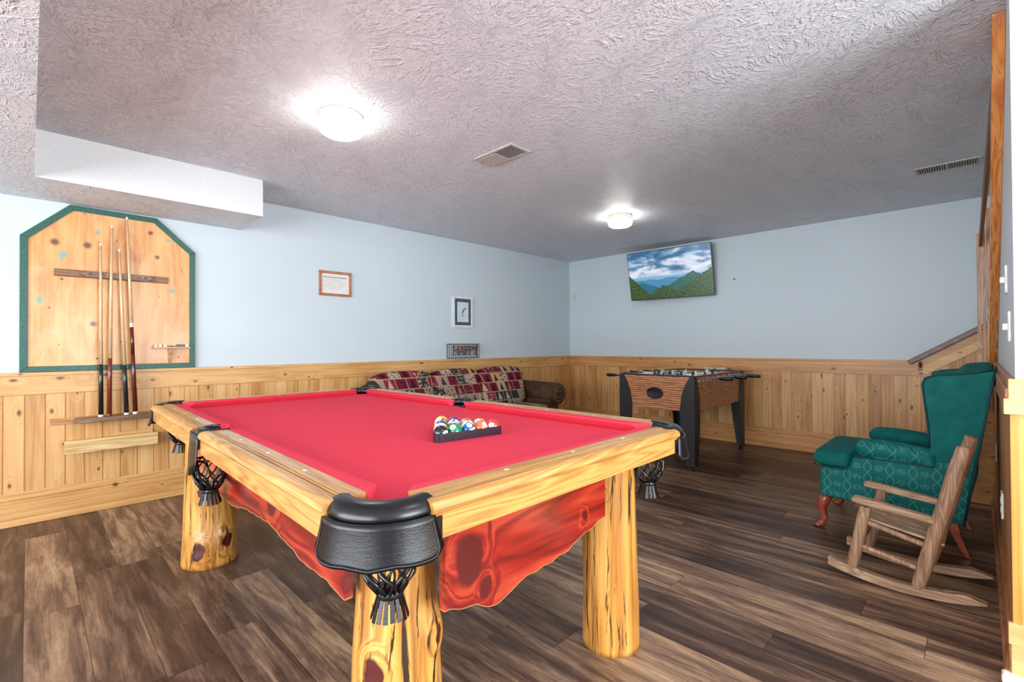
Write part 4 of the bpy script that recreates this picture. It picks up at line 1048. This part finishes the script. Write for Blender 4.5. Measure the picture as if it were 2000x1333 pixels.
# ================================================================== GREEN WING CHAIR
wc = empty('wing_chair', (4.1, -2.04, 0), 'green damask wingback armchair with carved reddish wooden legs by the right wall', 'armchair')
def m_damask(light=True):
    t = NT('green_damask'); v = t.co(); x, y, z = t.sep(v)
    u = t.M('MULTIPLY', t.M('ADD', x, t.M('MULTIPLY', y, 1.0)), 62.0); w = t.M('MULTIPLY', z, 48.0)
    a = t.M('SINE', w); ul = t.M('ADD', u, t.M('MULTIPLY', a, 1.15)); ur = t.M('SUBTRACT', u, t.M('MULTIPLY', a, 1.15))
    l1 = t.smooth(t.M('ABSOLUTE', t.M('SINE', t.M('MULTIPLY', ul, .5))), .16, .04); l2 = t.smooth(t.M('ABSOLUTE', t.M('SINE', t.M('MULTIPLY', ur, .5))), .16, .04)
    m = t.M('MAXIMUM', l1, l2)
    du = t.M('SUBTRACT', t.M('FRACT', t.M('DIVIDE', u, 6.2832)), .5); dw = t.M('SUBTRACT', t.M('FRACT', t.M('DIVIDE', w, 3.1416)), .5)
    rr = t.M('ADD', t.M('POWER', t.M('ABSOLUTE', t.M('MULTIPLY', du, 2.4)), 2.0), t.M('POWER', t.M('ABSOLUTE', t.M('MULTIPLY', dw, 2.0)), 2.0))
    fl = t.M('MULTIPLY', t.smooth(rr, .32, .2), t.M('GREATER_THAN', t.noise(v, 90, 2), .47))
    m = t.M('MAXIMUM', m, t.M('MULTIPLY', fl, .8))
    col = t.mix(t.M('MULTIPLY', m, .5), (0, 100, 96), (84, 158, 152))
    t.bump(t.M('ADD', m, t.noise(v, 300, 2)), .15, .001)
    return t.done(col, .62, spec=.25)
M_DAM = m_damask()
t_ = NT('plain_green_fabric'); gv = t_.noise(t_.co(), 14, 4, .6); t_.bump(t_.noise(t_.co(), 250, 2), .15, .001)
M_GREEN = t_.done(t_.ramp(gv, [(.3, (0, 88, 84)), (.7, (8, 108, 102))]), .7, spec=.2)
M_PIPE = plain((4, 52, 52), .6, name='dark_green_piping')
YA, YC = -2.37, -1.72     # near and far faces
XF = 3.78
# body
bm = nb()
prism(bm, [(XF, YA, .205), (XF, YA, .385), (3.93, YA, .40), (3.95, YA, .47), (4.30, YA, .49), (4.50, YA, .49), (4.435, YA, .195), (4.37, YA, .205), (4.05, YA, .195)], (0, YC-YA, 0)); obj('seat_base', bm, M_DAM, wc, bevel=.018, seg=3)
# seat cushion with T front
bm = nb(); G = []
for i in range(41):   # T-shaped cushion: full width in front of the arms, narrow between them
    t = i/40; x = 3.742+.56*t; k = min(1, max(0, (x-3.92)/.05)); k = k*k*(3-2*k); hw_ = (.33)*(1-k)+.225*k
    e_ = min(1, t/.09, (1-t)/.05+.05); e_ = math.sqrt(max(.02, 1-(1-e_)**2)); yc_ = (YA+YC)/2
    G.append([(x, yc_+hw_*(.94+.06*e_)*math.copysign(abs(math.cos(a))**.3, math.cos(a)), .442+(.052+.008*abs(math.sin(a)))*e_*math.copysign(abs(math.sin(a))**.4, math.sin(a))) for a in [2*math.pi*j/40 for j in range(40)]])
loft(bm, G); obj('seat_cushion', bm, M_GREEN, wc, smooth=True)
bm = nb(); tube(bm, [(3.748, YA+.02, .395), (3.742, YA+.10, .393), (3.742, YC-.10, .393), (3.748, YC-.02, .395)][::-1]+[(3.76, YA-.004, .394), (3.93, YA-.006, .394)], .004, 6); obj('cushion_piping', bm, M_PIPE, wc)
for y0, y1, s in ((YA-.02, YA+.115, 1), (YC-.115, YC+.02, -1)):
    yc = (y0+y1)/2
    bm = nb()
    rings = []
    for k in range(15):
        t = k/14; x = 3.955+.37*t; r = .068*min(1, (math.sin(min(1, t*7+.12)*math.pi/2)))
        zc = .525+.012*math.sin(t*math.pi)-.02*t
        rings.append([(x, yc+r*1.0*math.cos(a), zc+r*.85*math.sin(a)) for a in [2*math.pi*i/24 for i in range(24)]])
    loft(bm, rings); arm = obj('arm', bm, M_GREEN if s < 0 else M_DAM, wc, smooth=True)
    bm = nb(); tube(bm, [(x, y0-.001 if s > 0 else y1+.001, .485-.02*(x-3.96)) for x in [3.965+.05*i for i in range(8)]], .004, 6); obj('arm_piping', bm, M_PIPE, arm)
# back slab, leaning, with wings
def bx(z): return 4.442+(z-.181)*.150     # rear face line
bm = nb(); rings = []
for k in range(18):
    t = k/17; y = YA+.03+(YC-YA-.06)*t
    crown = .045*math.sin(math.pi*t)**.8
    zt = 1.005+crown
    rings.append([(4.31, y, .40), (4.345, y, .75), (4.41, y, zt-.05), (4.45, y, zt-.01), (bx(zt)-.03, y, zt), (bx(zt)-.012, y, zt-.02), (bx(.75), y, .75), (bx(.2), y, .2), (4.30, y, .2)])
loft(bm, rings); obj('backrest', bm, M_GREEN, wc, bevel=.012, seg=2)
for y, s in ((YA, 1), (YC, -1)):
    # wing outline: rises from the arm, sweeps forward at the top
    O = [(4.31, .50), (4.302, .58), (4.300, .66), (4.292, .76), (4.282, .86), (4.276, .93), (4.288, .965), (4.33, .982), (4.42, .992), (4.50, 1.003), (bx(1.02), 1.02), (bx(.9), .90), (bx(.6), .60), (bx(.4), .40), (bx(.18), .18), (4.36, .19), (4.33, .40)]
    bm = nb(); prism(bm, [(x, y, z) for x, z in O], (0, s*.045, 0)); w_ = obj('wing', bm, M_DAM if False else M_GREEN, wc, bevel=.012, seg=3)
    bm = nb(); tube(bm, [(x, y-s*.001, z) for x, z in O[1:11]], .005, 6)
    obj('wing_piping', bm, M_PIPE, w_, smooth=True)
    bm = nb(); tube(bm, [(x-.004, y-s*.001, z) for x, z in O[10:15]], .006, 6); obj('back_piping', bm, M_PIPE, w_, smooth=True)
# lower outside panel (damask) over the wing base
bm = nb(); prism(bm, [(4.05, YA-.004, .205), (4.05, YA-.004, .49), (4.30, YA-.004, .50), (bx(.52)-.012, YA-.004, .52), (bx(.21)-.010, YA-.004, .21)], (0, .01, 0)); obj('side_panel', bm, M_DAM, wc, bevel=.003)
M_MAHOG = plain((150, 66, 44), .25, name='mahogany', coat=.6, nz=.2, scale=18)
for y in (YA+.05, YC-.05):
    s = -1 if y < -2 else 1
    bm = nb(); tube(bm, [(3.815, y, .215), (3.795, y+s*.01, .17), (3.785, y+s*.014, .12), (3.80, y+s*.01, .06), (3.785, y+s*.012, .025), (3.755, y+s*.014, .012)], [.034, .034, .024, .016, .020, .020], 14)
    lathe(bm, (3.762, y+s*.014, 0), [(.018, 0), (.026, .006), (.026, .016), (.014, .026)], 16); obj('leg', bm, M_MAHOG, wc, smooth=True)
    bm = nb(); loft(bm, [[(x0+.0, y-.018, z), (x1, y-.018, z), (x1, y+.018, z), (x0, y+.018, z)] for z, x0, x1 in ((.21, 4.36, 4.41), (.12, 4.385, 4.425), (.05, 4.415, 4.447), (0, 4.445, 4.470))]); obj('leg', bm, M_MAHOG, wc, bevel=.004)

# ================================================================== CHILD'S LOG ROCKING CHAIR
rk = empty('rocking_chair', (4.25, -2.83, 0), "small rustic log child's rocking chair in front of the green armchair", 'rocking chair')
M_RUST = wood('weathered_log', [(196, 160, 128), (158, 120, 92), (112, 80, 58)], 'z', .55, 1.6, ring=8)
M_RUSTX = wood('weathered_slat', [(204, 174, 142), (168, 134, 104), (120, 88, 64)], 'x', .55, 1.6, ring=8)
RN, RF = -3.00, -2.65
def pole(name, a, b, r, mat=M_RUST, n=14, wob=.0025):
    a, b = Vector(a), Vector(b); pts = []; rs = []
    for i in range(7):
        t = i/6; p = a.lerp(b, t); p += Vector((mnoise.noise(p*9)*wob, mnoise.noise(p*9+Vector((5, 0, 0)))*wob, 0)); pts.append(p)
        rs.append(r*(.88 if i in (0, 6) else 1)*(1+.05*mnoise.noise(p*14)))
    e = (b-a).normalized()*r*.25; pts = [a-e*0]+[p for p in pts[0:]]; rs = [r*.7]+rs
    pts[1] = a+e; pts.append(b+e*.3); rs.append(r*.6)
    bm = nb(); tube(bm, pts, rs, n); return obj(name, bm, mat, rk, smooth=True)
for y, rz in ((RN, 0), (RF, .022)):
    # rocker: curved board
    bm = nb(); up_, dn = [], []
    for i in range(17):
        t = i/16; x = 3.945+rz+.575*t; c = (t-.5)*2
        zb = .0+.040*c*c; up_.append((x, y-.022, zb+.042 if i < 15 else zb+.042-(i-14)*.017)); dn.append((x, y-.022, zb))
    prism(bm, up_+dn[::-1], (0, .044, 0)); obj('rocker', bm, M_RUSTX, rk, bevel=.004)
    pole('front_post', (rz+4.040, y, .035), (rz+4.102, y, .365), .0255)
    pole('back_post', (rz+4.290, y, .030), (rz+4.452, y, .700), .029)
    bm = nb(); z0, z1 = .392, .368
    prism(bm, [(4.045, y-.022, z0-.012), (4.050, y-.022, z0+.014), (4.07, y-.022, z0+.018), (4.35, y-.022, z1+.006), (4.36, y-.022, z1-.026), (4.1, y-.022, z0-.022)], (0, .044, 0)); obj('armrest', bm, M_RUSTX, rk, bevel=.008, seg=3)
    pole('side_rung', (rz+4.075, y, .170), (rz+4.322, y, .118), .0115)
    pole('side_rail', (rz+4.095, y, .292), (rz+4.345, y, .232), .0125)
pole('front_rung', (4.066, RN, .16), (4.066, RF, .16), .012); pole('back_rung', (4.315, RN, .12), (4.315, RF, .12), .012)
pole('front_seat_rail', (4.092, RN, .290), (4.092, RF, .290), .014)
for k, z in enumerate((.44, .56)):
    x = 4.29+(z-.03)*.242
    bm = nb(); box(bm, x-.008, x+.008, RN+.005, RF-.005, z-.03, z+.03); obj('back_slat', bm, M_RUST, rk, bevel=.004)
for k in range(4):
    y0 = RN+.02+k*.071; bm = nb()
    loft(bm, [[(4.072, y0, .300), (4.072, y0+.066, .300), (4.072, y0+.066, .312), (4.072, y0, .312)], [(4.385, y0, .244), (4.385, y0+.066, .244), (4.385, y0+.066, .256), (4.385, y0, .256)]]); obj('seat_slat', bm, M_RUSTX, rk, bevel=.003)
